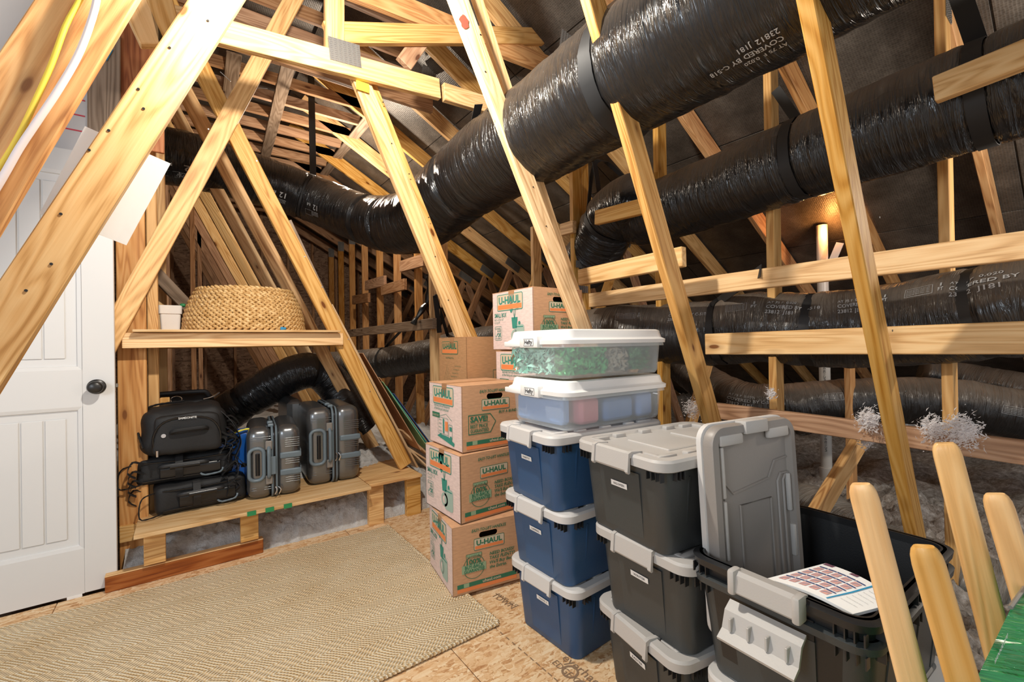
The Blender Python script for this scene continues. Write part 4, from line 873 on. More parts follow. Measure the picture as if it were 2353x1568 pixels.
def case(label, x, y, z, rz, w_, d_, h_, tag_):
    R_ = empty('hard_suitcase', (x, y, z), rz); tag(R_, label, 'suitcase', 'grey hardshell suitcases on the bench'); f = -d_/2
    for s_, nm in ((-1, 'left_shell'), (1, 'right_shell')):
        bm = NB(); rbox(bm, (w_/2-.006, d_, h_), .052, 14, 0, 1, 0, Matrix.Translation((s_*(w_/4+.002), 0, h_/2)), lambda p: Vector((p.x if p.x*s_ > 0 else p.x*1.0, p.y, p.z)))
        for v in bm.verts:
            if v.co.x*s_ < .05:      # keep the seam side square
                k_ = (.05-v.co.x*s_)/.05; v.co.y *= 1+.0*k_
        mobj(nm, bm, M_hs, R_, smooth=True, sharp=0)
    lp = [(0, p.x, p.y+h_/2) for p in rr(d_-.008, h_-.008, .05, 0, 6)]
    for dx, r_, nm in ((-.010, .0065, 'gasket'), (.010, .0065, 'gasket'), (0, .0075, 'zip')):
        bm = NB(); pts = [Vector((dx, p[1], p[2])) for p in lp]; tube(bm, pts+[pts[0]], r_, 8); mobj(nm, bm, M_hsg if nm == 'gasket' else M_btrim, R_, smooth=True)
    for z0 in (.34, .58):
        bm = NB(); rbox(bm, (w_*.40, .02, .036), .008, 6, 0, 1, 0, Matrix.Translation((w_*.30, f+.004, h_*z0))); mobj('bumper_strip', bm, M_hsg, R_, smooth=True)
        bm = NB(); rbox(bm, (.012, d_*.8, .036), .005, 6, 0, 1, 0, Matrix.Translation((w_/2-.001, 0, h_*z0))); mobj('bumper_strip', bm, M_hsg, R_, smooth=True)
    for g in (.20, .46, .70):
        for i in range(5):
            bm = NB(); zz = h_*g+i*.012; rbox(bm, (w_*.28, .010, .006), .0028, 3, 0, 1, 0, Matrix.Translation((w_*.33, f+.003, zz))); mobj('rib', bm, M_hs, R_, smooth=True)
    for zz in (.14, .17, .84, .87):
        bm = NB(); rbox(bm, (w_*.36, .012, .005), .0024, 3, 0, 1, 0, Matrix.Translation((-w_*.24, f+.006, h_*zz))); mobj('rib', bm, M_hs, R_, smooth=True)
    # recessed trolley handle and side grip
    hp = [Vector((-w_*.32+p.x, f-.004, h_*.5+p.y)) for p in rr(w_*.26, h_*.44, .03, 0, 5)]; bm = NB(); tube(bm, hp+[hp[0]], .010, 10); mobj('handle_surround', bm, M_hsg, R_, smooth=True)
    bm = NB(); tube(bm, [Vector((-w_*.30, f-.004, h_*(.5+t_))) for t_ in (-.15, 0, .15)], .011, 10); mobj('trolley_grip', bm, M_btrim, R_, smooth=True)
    grip(R_, (-w_*.10, f-.004, h_*.30), (-w_*.10, f-.004, h_*.72), (0, -.022, 0), M_hsg, .010, 'side_grip')
    for t_ in (.27, .75):
        bm = NB(); box(bm, (-w_*.10, f-.003, h_*t_), (.035, .012, .05), .004); mobj('grip_mount', bm, M_galvd, R_)
    for i in (0, 1):
        bm = NB(); tube(bm, smoothpath([(.004+i*.014, f-.008, h_*(.16 if tag_ else .40)), (.010+i*.02, f-.016, h_*(.12 if tag_ else .36)), (.0+i*.02, f-.012, h_*(.06 if tag_ else .30))], .01), .003, 7); mobj('zip_pull', bm, M_chrome, R_, smooth=True)
    if tag_: bm = NB(); box(bm, (.0-.012, f-.018, h_*.47), (.035, .004, .10), .002); mobj('luggage_tag', bm, M_hsg, R_)
    for yy in (f+.06, f+.16):
        bm = NB(); box(bm, (-.015, yy, h_+.004), (.03, .045, .018), .006, 2); mobj('top_buckle', bm, M_hsg, R_)
    return R_
case('smaller grey hardshell suitcase with a slate luggage tag, next to the blue bag', .432, 3.06, .27, -.10, .275, .50, .40, True)
case('larger grey hardshell suitcase standing at the right of the smaller one', .765, 3.13, .27, -.06, .31, .52, .47, False)
bx_('dark_case', (.56, 3.30, .27), (.66, 3.7, .76), M_hs, 'edge of another dark case behind the larger suitcase', 'suitcase', .03)

# ================================================================== SHELF, BASKET
sh = empty('basket_shelf', (.28, 2.88, 1.2)); tag(sh, 'small plywood shelf nailed between the crossed webs', 'shelf')
a, b = on(280, 768, 'Y', 2.85), on(788, 764, 'Y', 2.85)
part('cleat', sh, W['pale'], (a.x, 2.845, 1.125), (b.x, 2.878, 1.20))
part('shelf_panel', sh, W['ply'], (-.195, 2.80, 1.203), (.775, 3.50, 1.216))
part('cleat', sh, W['pine'], (-.2, 3.40, 1.12), (1.0, 3.438, 1.20))
bk = empty('woven_basket', (.315, 3.14, 1.217)); tag(bk, 'wide tapering basket of plaited seagrass on the shelf', 'basket')
rows = 10
for i in range(rows):
    z = .013+i*.0245; Rr = (.312-.012*(i/rows)-.055*(i/(rows-1))**2.2); bm = NB(); n = 60
    for k in range(n):
        for s_ in (-1, 1):
            a = 2*PI*(k+(.5 if s_ > 0 else 0))/n; ph = a
            c_ = Vector((Rr*math.cos(ph), Rr*math.sin(ph), z+s_*.0055)); tn = Vector((-math.sin(ph), math.cos(ph), 0)); up = Vector((0, 0, 1)); nn = Vector((math.cos(ph), math.sin(ph), 0))
            d = (tn+up*.62*s_*(-1)).normalized(); e = nn.cross(d).normalized(); jj_ = random.uniform(.85, 1.15)
            L_ = [];  
            for q, (t_, r_) in enumerate(((-1, .15), (-.55, .85), (0, 1), (.55, .85), (1, .15))):
                cc = c_+d*t_*.0235*jj_+nn*.004*(1-t_*t_)
                L_.append([cc+(e*math.cos(w_)*.0088+nn*math.sin(w_)*.0085)*r_*jj_ for w_ in [2*PI*u_/6 for u_ in range(6)]])
            loft(bm, L_)
    mobj('braided_coil', bm, M_straw, bk, smooth=True, sharp=0)
bm = NB(); loft(bm, [[Vector((R_*math.cos(a), R_*math.sin(a), z_)) for a in [2*PI*i/40 for i in range(40)]] for R_, z_ in ((.30, .004), (.298, .12), (.245, .235))], True, False); mobj('inner_wall', bm, M_straw, bk, smooth=True)
q = on(652, 748, 'Y', 2.81); bm = NB(); rbox(bm, (.03, .008, .016), .004, 4, .005, 40, 1, Matrix.Translation((q.x-.315, 2.815-3.14, .008))); o = mobj('blue_scrap', bm, mat('blue_scrap', (.02, .22, .42), .5), bk); o['label'] = 'scrap of blue plastic'
pt = empty('storage_jar', (-.055, 3.17, 1.217)); tag(pt, 'small white square tub with a deep lid, left of the basket', 'tub')
bm = NB(); loft(bm, [rr(.085, .085, .012, 0), rr(.095, .095, .012, .10)]); mobj('tub_body', bm, M_wlid, pt, smooth=True)
bm = NB(); loft(bm, [rr(.105, .105, .014, .098), rr(.108, .108, .014, .14), rr(.100, .100, .012, .145)]); mobj('lid', bm, M_wlid, pt, smooth=True)
bm = NB(); rbox(bm, (.03, .03, .02), .009, 4, .004, 30, 2, Matrix.Translation((.055, 0, .15))); mobj('green_sprig', bm, M_grtape, pt, smooth=True)

# ================================================================== LEANING BOARDS
def lean(name, label, m_, p1, p2, Y, th, depth, cat='board'):
    A, Bq = on(*p1, 'Y', Y), on(*p2, 'Y', Y); x = (Bq-A).normalized(); y = Vector((0, 1, 0)); z = x.cross(y); bm = NB(); box(bm, (0, 0, 0), ((Bq-A).length, depth, th), .0008)
    mw = Matrix((x, y, z)).transposed().to_4x4(); mw.translation = (A+Bq)/2+y*depth/2; o = mobj(name, bm, m_); o.matrix_world = mw; return tag(o, label, cat)
lean('leaning_plywood', 'narrow plywood offcut standing behind the slanted web above the shelf', W['grey'], (666, 506), (795, 775), 2.94, .018, .10)
lean('leaning_plywood', 'long plywood strip leaning along the slanted web right of the shelf', W['ply'], (762, 700), (960, 1075), 2.96, .014, .30)
lean('leaning_cardboard', 'flattened kraft carton leaning right of the slanted web', M_card, (834, 812), (968, 1035), 3.05, .006, .55)
lean('leaning_cardboard', 'second flattened kraft carton, right of the first', M_card, (872, 868), (985, 1020), 3.12, .005, .5)
lean('foam_board', 'thin pale green board among the leaning cartons', mat('pale_green_board', (.30, .52, .26), .6), (880, 878), (988, 1035), 3.10, .006, .5)
lean('foam_board', 'thin teal board among the leaning cartons', mat('teal_board', (.05, .38, .34), .6), (888, 888), (988, 1028), 3.10, .006, .45)
lean('foam_board', 'thin blue board, rightmost of the coloured boards', mat('blue_board', (.04, .10, .30), .6), (905, 905), (990, 1020), 3.14, .006, .45)
for i, (a, b) in enumerate((((905, 1000), (990, 1080)), ((915, 1015), (985, 1060)), ((925, 990), (990, 1050)))): lean('wood_offcut', 'plywood offcut at the right end of the bench, ' + ('lowest', 'middle', 'topmost')[i], W['ply'], a, b, 3.0+.05*i, .012, .18)

# ================================================================== KRAFT CARTONS
CI = [M_green, M_teal, M_oran, M_logo, M_greenl, M_teall, M_tape]
def logo(P, x0, y0, w_, h_, ink=0):
    P.rrect(x0, y0, x0+w_, y0+h_, h_*.12, ink, 1); P.rrect(x0+h_*.045, y0+h_*.045, x0+w_-h_*.045, y0+h_-h_*.045, h_*.09, 3, 2)
    P.rect(x0+h_*.10, y0+h_*.09, x0+w_-h_*.10, y0+h_*.36, 2, 3); P.text('U-HAUL', x0+w_*.08, y0+h_*.42, h_*.42, w_*.84, ink, 4, .035)
def vase(P, cx, cy, s_):
    P.poly([(cx-.02*s_, cy), (cx+.02*s_, cy), (cx+.028*s_, cy+.06*s_), (cx-.028*s_, cy+.06*s_)], 1, 2)
    for dx, h_ in ((-.02, .12), (.0, .10), (.02, .13)): P.line(cx, cy+.05*s_, cx+dx*s_, cy+h_*s_, .003*s_, 1, 2)
    P.poly([(cx-.03*s_+.014*s_*math.cos(a), cy+.115*s_+.03*s_*math.sin(a)) for a in [2*PI*i/12 for i in range(12)]], 1, 2)
    P.poly([(cx+.03*s_+(.024 if i % 2 else .014)*s_*math.cos(2*PI*i/20), cy+.12*s_+(.024 if i % 2 else .014)*s_*math.sin(2*PI*i/20)) for i in range(20)], 1, 2)
    P.rrect(cx+.0*s_, cy-.085*s_, cx+.085*s_, cy+.02*s_, .015*s_, 5, 1); P.circ(cx+.0*s_, cy-.04*s_, .034*s_, 5, 1, .012*s_); P.rect(cx+.01*s_, cy+.005*s_, cx+.075*s_, cy+.010*s_, 1, 2); P.circ(cx+.043*s_, cy+.028*s_, .01*s_, 1, 2)
def side_print(kind, ly, h):
    P = Print(); k = ly/.35
    logo(P, .045*k, h-.100, .225*k, .088, 1)
    if kind == 'small':
        P.text('SMALL BOX', .02*k, h-.132, .022, .11*k, 1, 2, .02); P.text("16''x 12''x 12''", .02*k, h-.150, .011, .085*k, 1, 2, 0); P.text('1.5 CU FT', .02*k, h-.166, .011, .05*k, 1, 2, 0)
        P.rrect(.02*k, .05, .085*k, .125, .008, 1, 1, .0018); P.text('8 U-HAUL', .026*k, .108, .010, .05*k, 1); P.text('BOXES', .045*k, .095, .010, .032*k, 1); P.text('OK', .046*k, .068, .022, .034*k, 1, 2, .03); P.line(.026*k, .076, .032*k, .068, .003, 1); P.line(.032*k, .068, .045*k, .09, .003, 1); P.text('FOR SHIPPING', .027*k, .056, .008, .05*k, 1, 2, 0)
        vase(P, .20*k, .11, .95)
    elif kind == 'truck':
        P.text('Specifically Sized and Manufactured', .06*k, h-.112, .013, .17*k, 1, 2, 0); P.text('to Make Packing and Loading Easier!', .06*k, h-.128, .013, .16*k, 1, 2, 0)
        P.rect(.035*k, h-.168, .12*k, h-.143, 0, 1); P.text('ASK ABOUT OUR', .04*k, h-.162, .010, .07*k, 3, 3, 0)
        P.rrect(.10*k, .055, .21*k, .135, .003, 1, 1, .0016)
        for i in range(4): P.text('BEDROOM', .11*k, .065+i*.018, .006, .03*k, 1, 2, 0)
        P.rect(.155*k, .06, .17*k, .13, 1, 2); P.rect(.18*k, .075, .21*k, .12, 2, 3); P.rrect(.215*k, .045, .255*k, .11, .006, 1, 1, .002); P.rect(.225*k, .08, .25*k, .10, 1, 2)
        P.poly([(.09*k, .04), (.27*k, .012), (.275*k, .028), (.21*k, .05), (.12*k, .052)], 1, 1)
        for cx in (.13, .24): P.circ(cx*k, .045, .012, 1, 3)
        P.line(.10*k, .135, .19*k, .155, .0018, 1); P.line(.19*k, .155, .25*k, .13, .0018, 1)
    return P
def end_print(kind, lx, h):
    P = Print(); k = lx/.33
    P.text('EASY-TO-LIFT HANDLES', .09*k, h-.035, .013, .17*k, 0, 2, .02, .25)
    logo(P, .10*k, h-.118, .15*k, .052, 0)
    if kind == 'save':
        P.ring([(.03*k, .075), (.145*k, .075), (.175*k, .125), (.145*k, .165), (.03*k, .165)], [(.033*k, .079), (.143*k, .079), (.171*k, .125), (.143*k, .161), (.033*k, .161)], 0, 1)
        P.text('SAVE!', .04*k, .132, .024, .09*k, 0, 2, .04); P.line(.035*k, .126, .14*k, .126, .0015, 0); P.text('BEST PRICE', .04*k, .104, .016, .09*k, 0, 2, .02); P.text('GUARANTEED', .04*k, .083, .016, .095*k, 0, 2, .02)
        P.text('BUY A BUNDLE', .19*k, .16, .013, .12*k, 0, 2, .02, .2)
    else:
        P.circ(.10*k, .11, .052*k, 0, 1, .0025); P.rect(.065*k, .158, .135*k, .168, 4, 2); P.rrect(.062*k, .150, .138*k, .170, .003, 0, 1, .0018); P.text('U-HAUL', .070*k, .154, .011, .06*k, 0, 3, 0)
        P.rect(.042*k, .088, .158*k, .124, 4, 2)
        P.text('100%', .064*k, .124, .022, .07*k, 0, 3, .03); P.text('BUY-BACK', .056*k, .106, .015, .09*k, 0, 3, .03); P.text('GUARANTEE', .052*k, .089, .014, .098*k, 0, 3, .03)
        for i, s_ in enumerate(('NEED BOXES?', 'TAKE PLENTY!', "We'll Buy Back", 'the Extras.')): P.text(s_, .175*k, .145-i*.020, .014, None, 0, 2, .02, .22)
    P.rect(.02*k, .028, lx-.02, .046, 0, 1); P.rect(.05*k, .028, .075*k, .046, 4, 2); P.text('uhaul.com', .14*k, .032, .013, .09*k, 3, 3, .02); P.rect(.02*k, .010, lx-.02, .026, 2, 1)
    return P
def carton(label, x, y, z, rz, lx, ly, h, side='small', end='buy', m_=M_card, hole=True, tape=True):
    R_ = empty('kraft_carton', (x, y, z), rz); tag(R_, label, 'box', 'stacked moving cartons')
    # walls: front (-Y) wall has the hand hole cut through
    bm = NB()
    for a, b in (((lx-.004, 0, 0), (lx, ly, h)), ((0, ly-.004, 0), (lx, ly, h)), ((0, 0, 0), (lx, ly, .004))): box2(bm, a, b, .0008)
    mobj('carton_walls', bm, m_, R_)
    bm = NB(); box2(bm, (0, 0, 0), (.004, ly, h), .0008); mobj('side_panel', bm, M_cardp if side else m_, R_)
    bm = NB(); out = [Vector((p.x, 0, p.y)) for p in rr(lx, h, .001, 0, 1, lx/2, h/2)]
    if hole:
        hl = [Vector((p.x, 0, p.y)) for p in rr(.09, .026, .0125, 0, 5, lx*.52, h-.054)]
        n = len(hl); ho = []
        for p in hl:   # bridge to the border by angle
            d = (p-Vector((lx*.52, 0, h-.054))).normalized(); ho.append(d)
        vs_h = [bm.verts.new(p) for p in hl]; corners = [Vector((lx, 0, h)), Vector((0, 0, h)), Vector((0, 0, 0)), Vector((lx, 0, 0))]; cv = [bm.verts.new(c) for c in corners]; q = n//4
        for c_ in range(4):
            seg_ = [vs_h[(c_*q+i) % n] for i in range(q)]
            for i in range(q-1): bm.faces.new((seg_[i], seg_[i+1], cv[c_]))
            bm.faces.new((seg_[-1], vs_h[((c_+1)*q) % n], cv[(c_+1) % 4], cv[c_]))
        bmesh.ops.recalc_face_normals(bm, faces=bm.faces[:])
    else: bm.faces.new([bm.verts.new(c) for c in (Vector((lx, 0, h)), Vector((0, 0, h)), Vector((0, 0, 0)), Vector((lx, 0, 0)))])
    r_ = bmesh.ops.extrude_face_region(bm, geom=bm.faces[:]); 
    for v in [g for g in r_['geom'] if isinstance(g, bmesh.types.BMVert)]: v.co.y += .004
    mobj('end_panel', bm, m_, R_)
    for y0_, y1_ in ((0, ly/2-.0008), (ly/2+.0008, ly)):
        bm = NB(); box2(bm, (-.001, y0_, h-.0005), (lx+.001, y1_, h+.003), .0008); mobj('top_flap', bm, m_, R_)
    if tape:
        bm = NB(); box2(bm, (-.0012, ly/2-.025, h+.003), (lx+.001, ly/2+.025, h+.0034)); box2(bm, (-.0016, ly/2-.025, h-.06), (-.0010, ly/2+.025, h+.0034)); mobj('packing_tape', bm, M_tape, R_)
    if side: o = side_print(side, ly, h).build('printed_side', lambda a, b, hh: Vector((-.0008-hh, ly-a, b)), CI, R_)
    if end: o = end_print(end, lx, h).build('printed_end', lambda a, b, hh: Vector((a, -.0008-hh, b)), CI, R_)
    return R_
CL = 'left kraft moving carton stack'
carton('bottom carton of the three nearest the rug, turned slightly', .930, 1.715, .018, -.17, .33, .345, .298)
carton('middle carton of the three beside the rug, with a taped hand hole', .975, 1.715, .322, .0, .34, .345, .30, hole=False)
carton('top carton of the three beside the rug, printed with a truck and a price badge', 1.0, 1.735, .630, -.03, .34, .345, .297, side='truck', end='save')
carton('hidden support carton beneath the plain brown one', 1.26, 2.12, .0, 0, .34, .33, .42, None, None, M_card2, False)
carton('second support carton beneath the plain brown one', 1.26, 2.12, .425, 0, .34, .33, .42, None, None, M_card2, False)
bc = carton('plain brown carton with a dark logo, behind the truck printed carton', 1.245, 2.10, .85, -.02, .34, .335, .305, side=None, end=None, m_=M_card2, hole=False)
P = Print(); logo(P, .04, .21, .20, .075, 0); P.text('Small Book Box', .09, .185, .010, .10, 0, 2, 0)
for i in range(5): P.text('Books, Records, Tools', .20-.015*i, .14-i*.02, .006, .07, 0, 2, 0); P.line(.05+.02*i, .03, .11+.01*i, .15-.02*i, .001, 0)
P.build('printed_side', lambda a, b, hh: Vector((-.0008-hh, .335-a, b)), [M_green, M_teal, M_oran, M_card2, M_greenl, M_teall], bc)
P = Print(); P.text('SAVE!', .19, .065, .03, .12, 0, 2, .04); P.rrect(.17, .03, .33, .12, .004, 0, 1, .002); P.build('printed_end', lambda a, b, hh: Vector((a, -.0008-hh, b)), [M_green], bc)
for i, (z_, h_) in enumerate(((0, .30), (.305, .30), (.61, .165))):
    carton(('lowest', 'second', 'shallow third')[i] + ' support carton in the tall stack behind the bins', 1.385, 1.66, z_, -.03, .33, .32, h_, None, None, M_card, False)
P = Print()
carton('topmost moving carton of the tall stack, above the clear bins', 1.365, 1.665, 1.085, -.02, .33, .36, .305)
q_ = carton('printed carton peeking out below the topmost one', 1.355, 1.64, .78, -.02, .33, .345, .295, side='truck', end='save')

# ================================================================== STORAGE BINS
def ring_loft(bm, prof, n=6, cap0=True, cap1=True):
    """prof: (x0, x1, w, r, z) rounded rectangles in local bin space, x0 = label end"""
    return loft(bm, [rr(x1-x0, w_, r, z, n, (x0+x1)/2, 0) for x0, x1, w_, r, z in prof], cap0, cap1)
BW, BL, BH = .375, .56, .25
def bin_parts(R_, body, lidm, with_lid=True, latch=True, lab_='', open_=False):
    bm = NB()
    if open_:
        ring_loft(bm, [(.045, BL-.045, BW-.075, .035, .0), (.022, BL-.022, BW-.035, .04, BH-.012), (.02, BL-.02, BW-.03, .04, BH), (.026, BL-.026, BW-.042, .037, BH), (.028, BL-.028, BW-.046, .036, BH-.012), (.050, BL-.05, BW-.088, .03, .006)], cap0=True, cap1=True)
    else: ring_loft(bm, [(.045, BL-.045, BW-.075, .030, .0), (.042, BL-.042, BW-.069, .037, .004), (.022, BL-.022, BW-.035, .04, BH-.012)])
    mobj('bin_body', bm, body, R_, smooth=True, sharp=35)
    # raised vertical pleats on the label end and long side
    for yy, ww in ((0, BW*.44),):
        bm = NB(); loft(bm, [[Vector((.0445-.0025-.0225*t_, s_*ww/2*(.94+.06*t_), .008+(BH-.05)*t_)) for s_ in (-1, 1)]+[Vector((.0445+.004-.0225*t_, s_*ww/2*(.94+.06*t_), .008+(BH-.05)*t_)) for s_ in (1, -1)] for t_ in (0, .5, 1)])
        mobj('end_pleat', bm, body, R_)
    for xx in (.12, .30, .44):
        bm = NB(); loft(bm, [[Vector((xx+dx, -(BW/2-.0375+.018*t_)-dy, .008+(BH-.05)*t_)) for dx, dy in ((0, -.003), (.006, -.003), (.006, .0022), (0, .0022))] for t_ in (0, 1)]); mobj('side_pleat', bm, body, R_)
    # under-rim fins
    bm = NB()
    for yy in (-.165, -.150, -.135, -.118, .150, .165, .135): box(bm, (.020, yy, BH-.032), (.016, .0025, .024), 0)
    for xx in (.06, .075, .09, .25, .27, .45, .47): box(bm, (xx, -BW/2+.015, BH-.032), (.0025, .016, .024), 0)
    o = mobj('rim_fin', bm, M_black, R_); o['kind'] = 'stuff'
    bm = NB(); ring_loft(bm, [(.008, BL-.008, BW-.014, .045, BH-.02), (.006, BL-.006, BW-.010, .045, BH-.004), (.014, BL-.014, BW-.024, .04, BH), (.03, BL-.03, BW-.05, .035, BH), (.03, BL-.03, BW-.05, .035, BH-.02)], cap0=False, cap1=False)
    mobj('rim', bm, body if not open_ else body, R_, smooth=True, sharp=50)
    if with_lid:
        bm = NB(); ring_loft(bm, [(.004, BL-.004, BW-.006, .048, BH-.017), (0, BL, BW, .05, BH-.015), (0, BL, BW, .05, BH+.008), (.005, BL-.005, BW-.010, .046, BH+.015), (.030, BL-.03, BW-.060, .040, BH+.016), (.034, BL-.034, BW-.068, .038, BH+.009), (.036, BL-.036, BW-.072, .038, BH+.007)])
        ld = mobj('lid', bm, lidm, R_, smooth=True, sharp=35)
        for cx_, sx in ((.07, 1), (BL-.07, -1)):
            for sy in (-1, 1):
                bm = NB(); box(bm, (cx_, sy*(BW/2-.052), BH+.011), (.07, .02, .014), .004, 2); box(bm, (cx_-sx*.026, sy*(BW/2-.078), BH+.011), (.02, .05, .014), .004, 2); mobj('corner_pad', bm, lidm, ld, smooth=True, sharp=30)
        for (x0_, x1_) in ((.14, .30), (.34, .46)):
            bm = NB(); box2(bm, (x0_, -.085, BH+.004), (x1_, .085, BH+.0115), .003, 1); mobj('raised_panel', bm, lidm, ld, smooth=True, sharp=30)
        for sy in (-1, 1):
            for xx in (.16, .28, .40): bm = NB(); box(bm, (xx, sy*(BW/2-.045), BH+.012), (.045, .022, .015), .004, 2); mobj('raised_tab', bm, lidm, ld, smooth=True, sharp=30)
    if latch:
        bm = NB(); pf = [(.035, BH+.017), (.002, BH+.0205), (-.008, BH+.016), (-.012, BH-.030), (-.008, BH-.036), (-.004, BH-.034), (-.004, BH+.008), (.035, BH+.012)]
        loft(bm, [[Vector((x_, yy, z_)) for x_, z_ in pf] for yy in (-.075, .075)])
        la = mobj('latch', bm, lidm, R_, smooth=True, sharp=30)
        for s_ in (-1, 1):
            bm = NB(); loft(bm, [[Vector((x_*1.25-.0015, s_*.071+d_, z_+(.002 if i_ < 3 else -.003))) for i_, (x_, z_) in enumerate(pf)] for d_ in (-.006, .006)]); mobj('latch_ear', bm, lidm, la, smooth=True, sharp=30)
    if lab_:
        def lf(a, b, h): t_ = (b-.0)/(BH-.012); return Vector((.0415-.0225*t_-.0035-h, -a, b))
        P = Print(); P.rect(-.033, .150, .033, .166, 0, 1); P.text(lab_, -.022, .1545, .007, .044, 1, 3, 0)
        o = P.build('label_strip', lambda a, b, h: lf(a*math.cos(.0)-.0, b-a*.0, h), [M_lab, M_ink], R_); o['label'] = 'narrow white label strip'
def storage_bin(label, x, y, z, rz, body, lidm, **k):
    R_ = empty('storage_bin', (x, y, z), rz); tag(R_, label, 'bin', 'stacked storage bins'); bin_parts(R_, body, lidm, **k); return R_
storage_bin('bottom navy bin of the stack of three blue ones, standing on the floor', 1.045, 1.275, .001, .03, M_blue, M_lidg, lab_='TOYS 1')
storage_bin('middle navy bin of the blue stack', 1.015, 1.275, .270, .0, M_blue, M_lidg, lab_='CAMPING')
storage_bin('top navy bin of the blue stack, under the two clear bins', .985, 1.285, .540, -.09, M_blue, M_lidg, lab_='PARTY')
storage_bin('bottom charcoal bin of the dark stack beside the blue stack', 1.065, .865, .001, -.19, M_dark, M_lidm, lab_='EASTER')
storage_bin('middle charcoal bin of the dark stack', 1.045, .835, .270, -.08, M_dark, M_lidm, lab_='WINTER')
storage_bin('top charcoal bin with its ridged grey lid in view', 1.005, .872, .540, -.12, M_dark, M_lidm, lab_='HALLOWEEN')
storage_bin('charcoal bin on the floor under the open one, its grey lid just showing', 1.06, .46, .001, -.05, M_dark, M_lidg)
# nested open bins
OB = storage_bin('outer of the two nested open charcoal bins, its grey latch hanging down', 1.040, .470, .272, -.04, M_dark, M_lidm, with_lid=False, latch=False, open_=True)
OI = storage_bin('inner open charcoal bin holding the leaflet and the upright lid', 1.035, .470, .318, -.04, M_black, M_lidm, with_lid=False, latch=False, open_=True)
OB.scale = OI.scale = (1.09, 1.10, 1)
bm = NB(); pf = [(.03, BH+.004), (.0, BH+.010), (-.012, BH+.004), (-.015, BH-.034), (-.010, BH-.040), (-.006, BH-.036), (-.004, BH-.004), (.03, BH-.002)]
loft(bm, [[Vector((x_, yy, z_)) for x_, z_ in pf] for yy in (-.070, .060)]); la = mobj('latch', bm, M_lidm, OI, smooth=True, sharp=30)
for s_ in (-1, 1):
    bm = NB(); box(bm, (-.004, s_*.063-.005, BH-.014), (.034, .016, .058), .006, 2); mobj('latch_ear', bm, M_lidm, la, smooth=True)
bm = NB(); pf = [(.004, BH-.03), (-.012, BH-.045), (-.026, BH-.085), (-.048, BH-.098), (-.050, BH-.092), (-.030, BH-.078), (-.018, BH-.04), (.004, BH-.024)]
loft(bm, [[Vector((x_, yy, z_)) for x_, z_ in pf] for yy in (-.075, .075)]); la = mobj('latch', bm, M_lidm, OB, smooth=True, sharp=30); la['label'] = 'grey latch hanging open'
for yy in (-.055, -.018, .018, .055):
    bm = NB(); box(bm, (-.026, yy, BH-.062), (.018, .005, .03), .001); mobj('latch_rib', bm, M_lidm, la)
# tall lid standing upright in the open bin
def upright_lid():
    R_ = empty('bin_lid'); tag(R_, 'grey bin lid standing on end inside the open bin', 'lid')
    TLp, TRp, BLp = at(1634, 985, 1.155), at(1826, 956, 1.315), at(1702, 1420, 1.16)
    x = (TRp-TLp).normalized(); z = (TLp-BLp); z = (z-x*z.dot(x)).normalized(); y = z.cross(x)   # y points away from the viewer
    mw = Matrix((x, y, z)).transposed().to_4x4(); w_, h_ = (TRp-TLp).length, .55; mw.translation = TLp-z*h_; R_.matrix_world = mw
    def F(bm, prof): loft(bm, [[Vector((p.x, yy, p.y)) for p in rr(w_-2*d, h_-2*d, max(.05-d, .01), 0, 6, w_/2, h_/2)] for d, yy in prof])
    bm = NB(); F(bm, [(.006, .036), (0, .030), (0, .010), (.004, .002), (.024, .0), (.030, .008), (.034, .014)]); mobj('panel', bm, M_lidd, R_, smooth=True, sharp=35)
    bm = NB(); loft(bm, [[Vector((p.x, yy, p.y)) for p in rr(w_-2*d, h_-2*d, .046, 0, 6, w_/2, h_/2)] for d, yy in ((.0, .031), (-.004, .033), (-.004, .048), (.004, .052))]); mobj('rolled_rim', bm, M_lidg, R_, smooth=True, sharp=35)
    def ridge(pts, closed=False, r_=.0032):
        bm = NB(); P_ = [Vector((a, .013, b)) for a, b in pts]; P_ = P_+[P_[0]] if closed else P_; tube(bm, P_, r_, 6); mobj('ridge', bm, M_lidd, R_, smooth=True)
    ridge([(.11, .10), (.11, .33), (.24, .33), (.24, .10)], True)
    ridge([(.05, .40), (.085, .365), (.235, .385), (.265, .43), (.32, .435)]); ridge([(.05, .40), (.05, .30)])
    for x0_ in (.275, .30): ridge([(x0_, .06), (x0_, .37), (x0_+.015, .39), (x0_+.04, .39)], r_=.004)
    for (a, b, c_, d_) in ((.035, .36, .012, .15), (.035, .20, .012, .17), (.035, .08, .016, .07), (.31, .28, .012, .12), (.32, .15, .014, .10)):
        bm = NB(); box2(bm, (a, .002, b), (a+c_, .016, b+d_*.9), .004, 2); mobj('stiffener', bm, M_lidm, R_, smooth=True)
    for a, b in ((.075, .505), (.275, .505)):
        bm = NB(); box2(bm, (a-.045, -.004, b-.008), (a+.045, .012, b+.022), .006, 2); mobj('corner_pad', bm, M_lidm, R_, smooth=True)
    bm = NB(); box2(bm, (.13, -.006, .520), (.225, .03, .556), .004, 2); mobj('latch_notch', bm, M_lidm, R_, smooth=True)
    return R_
upright_lid()
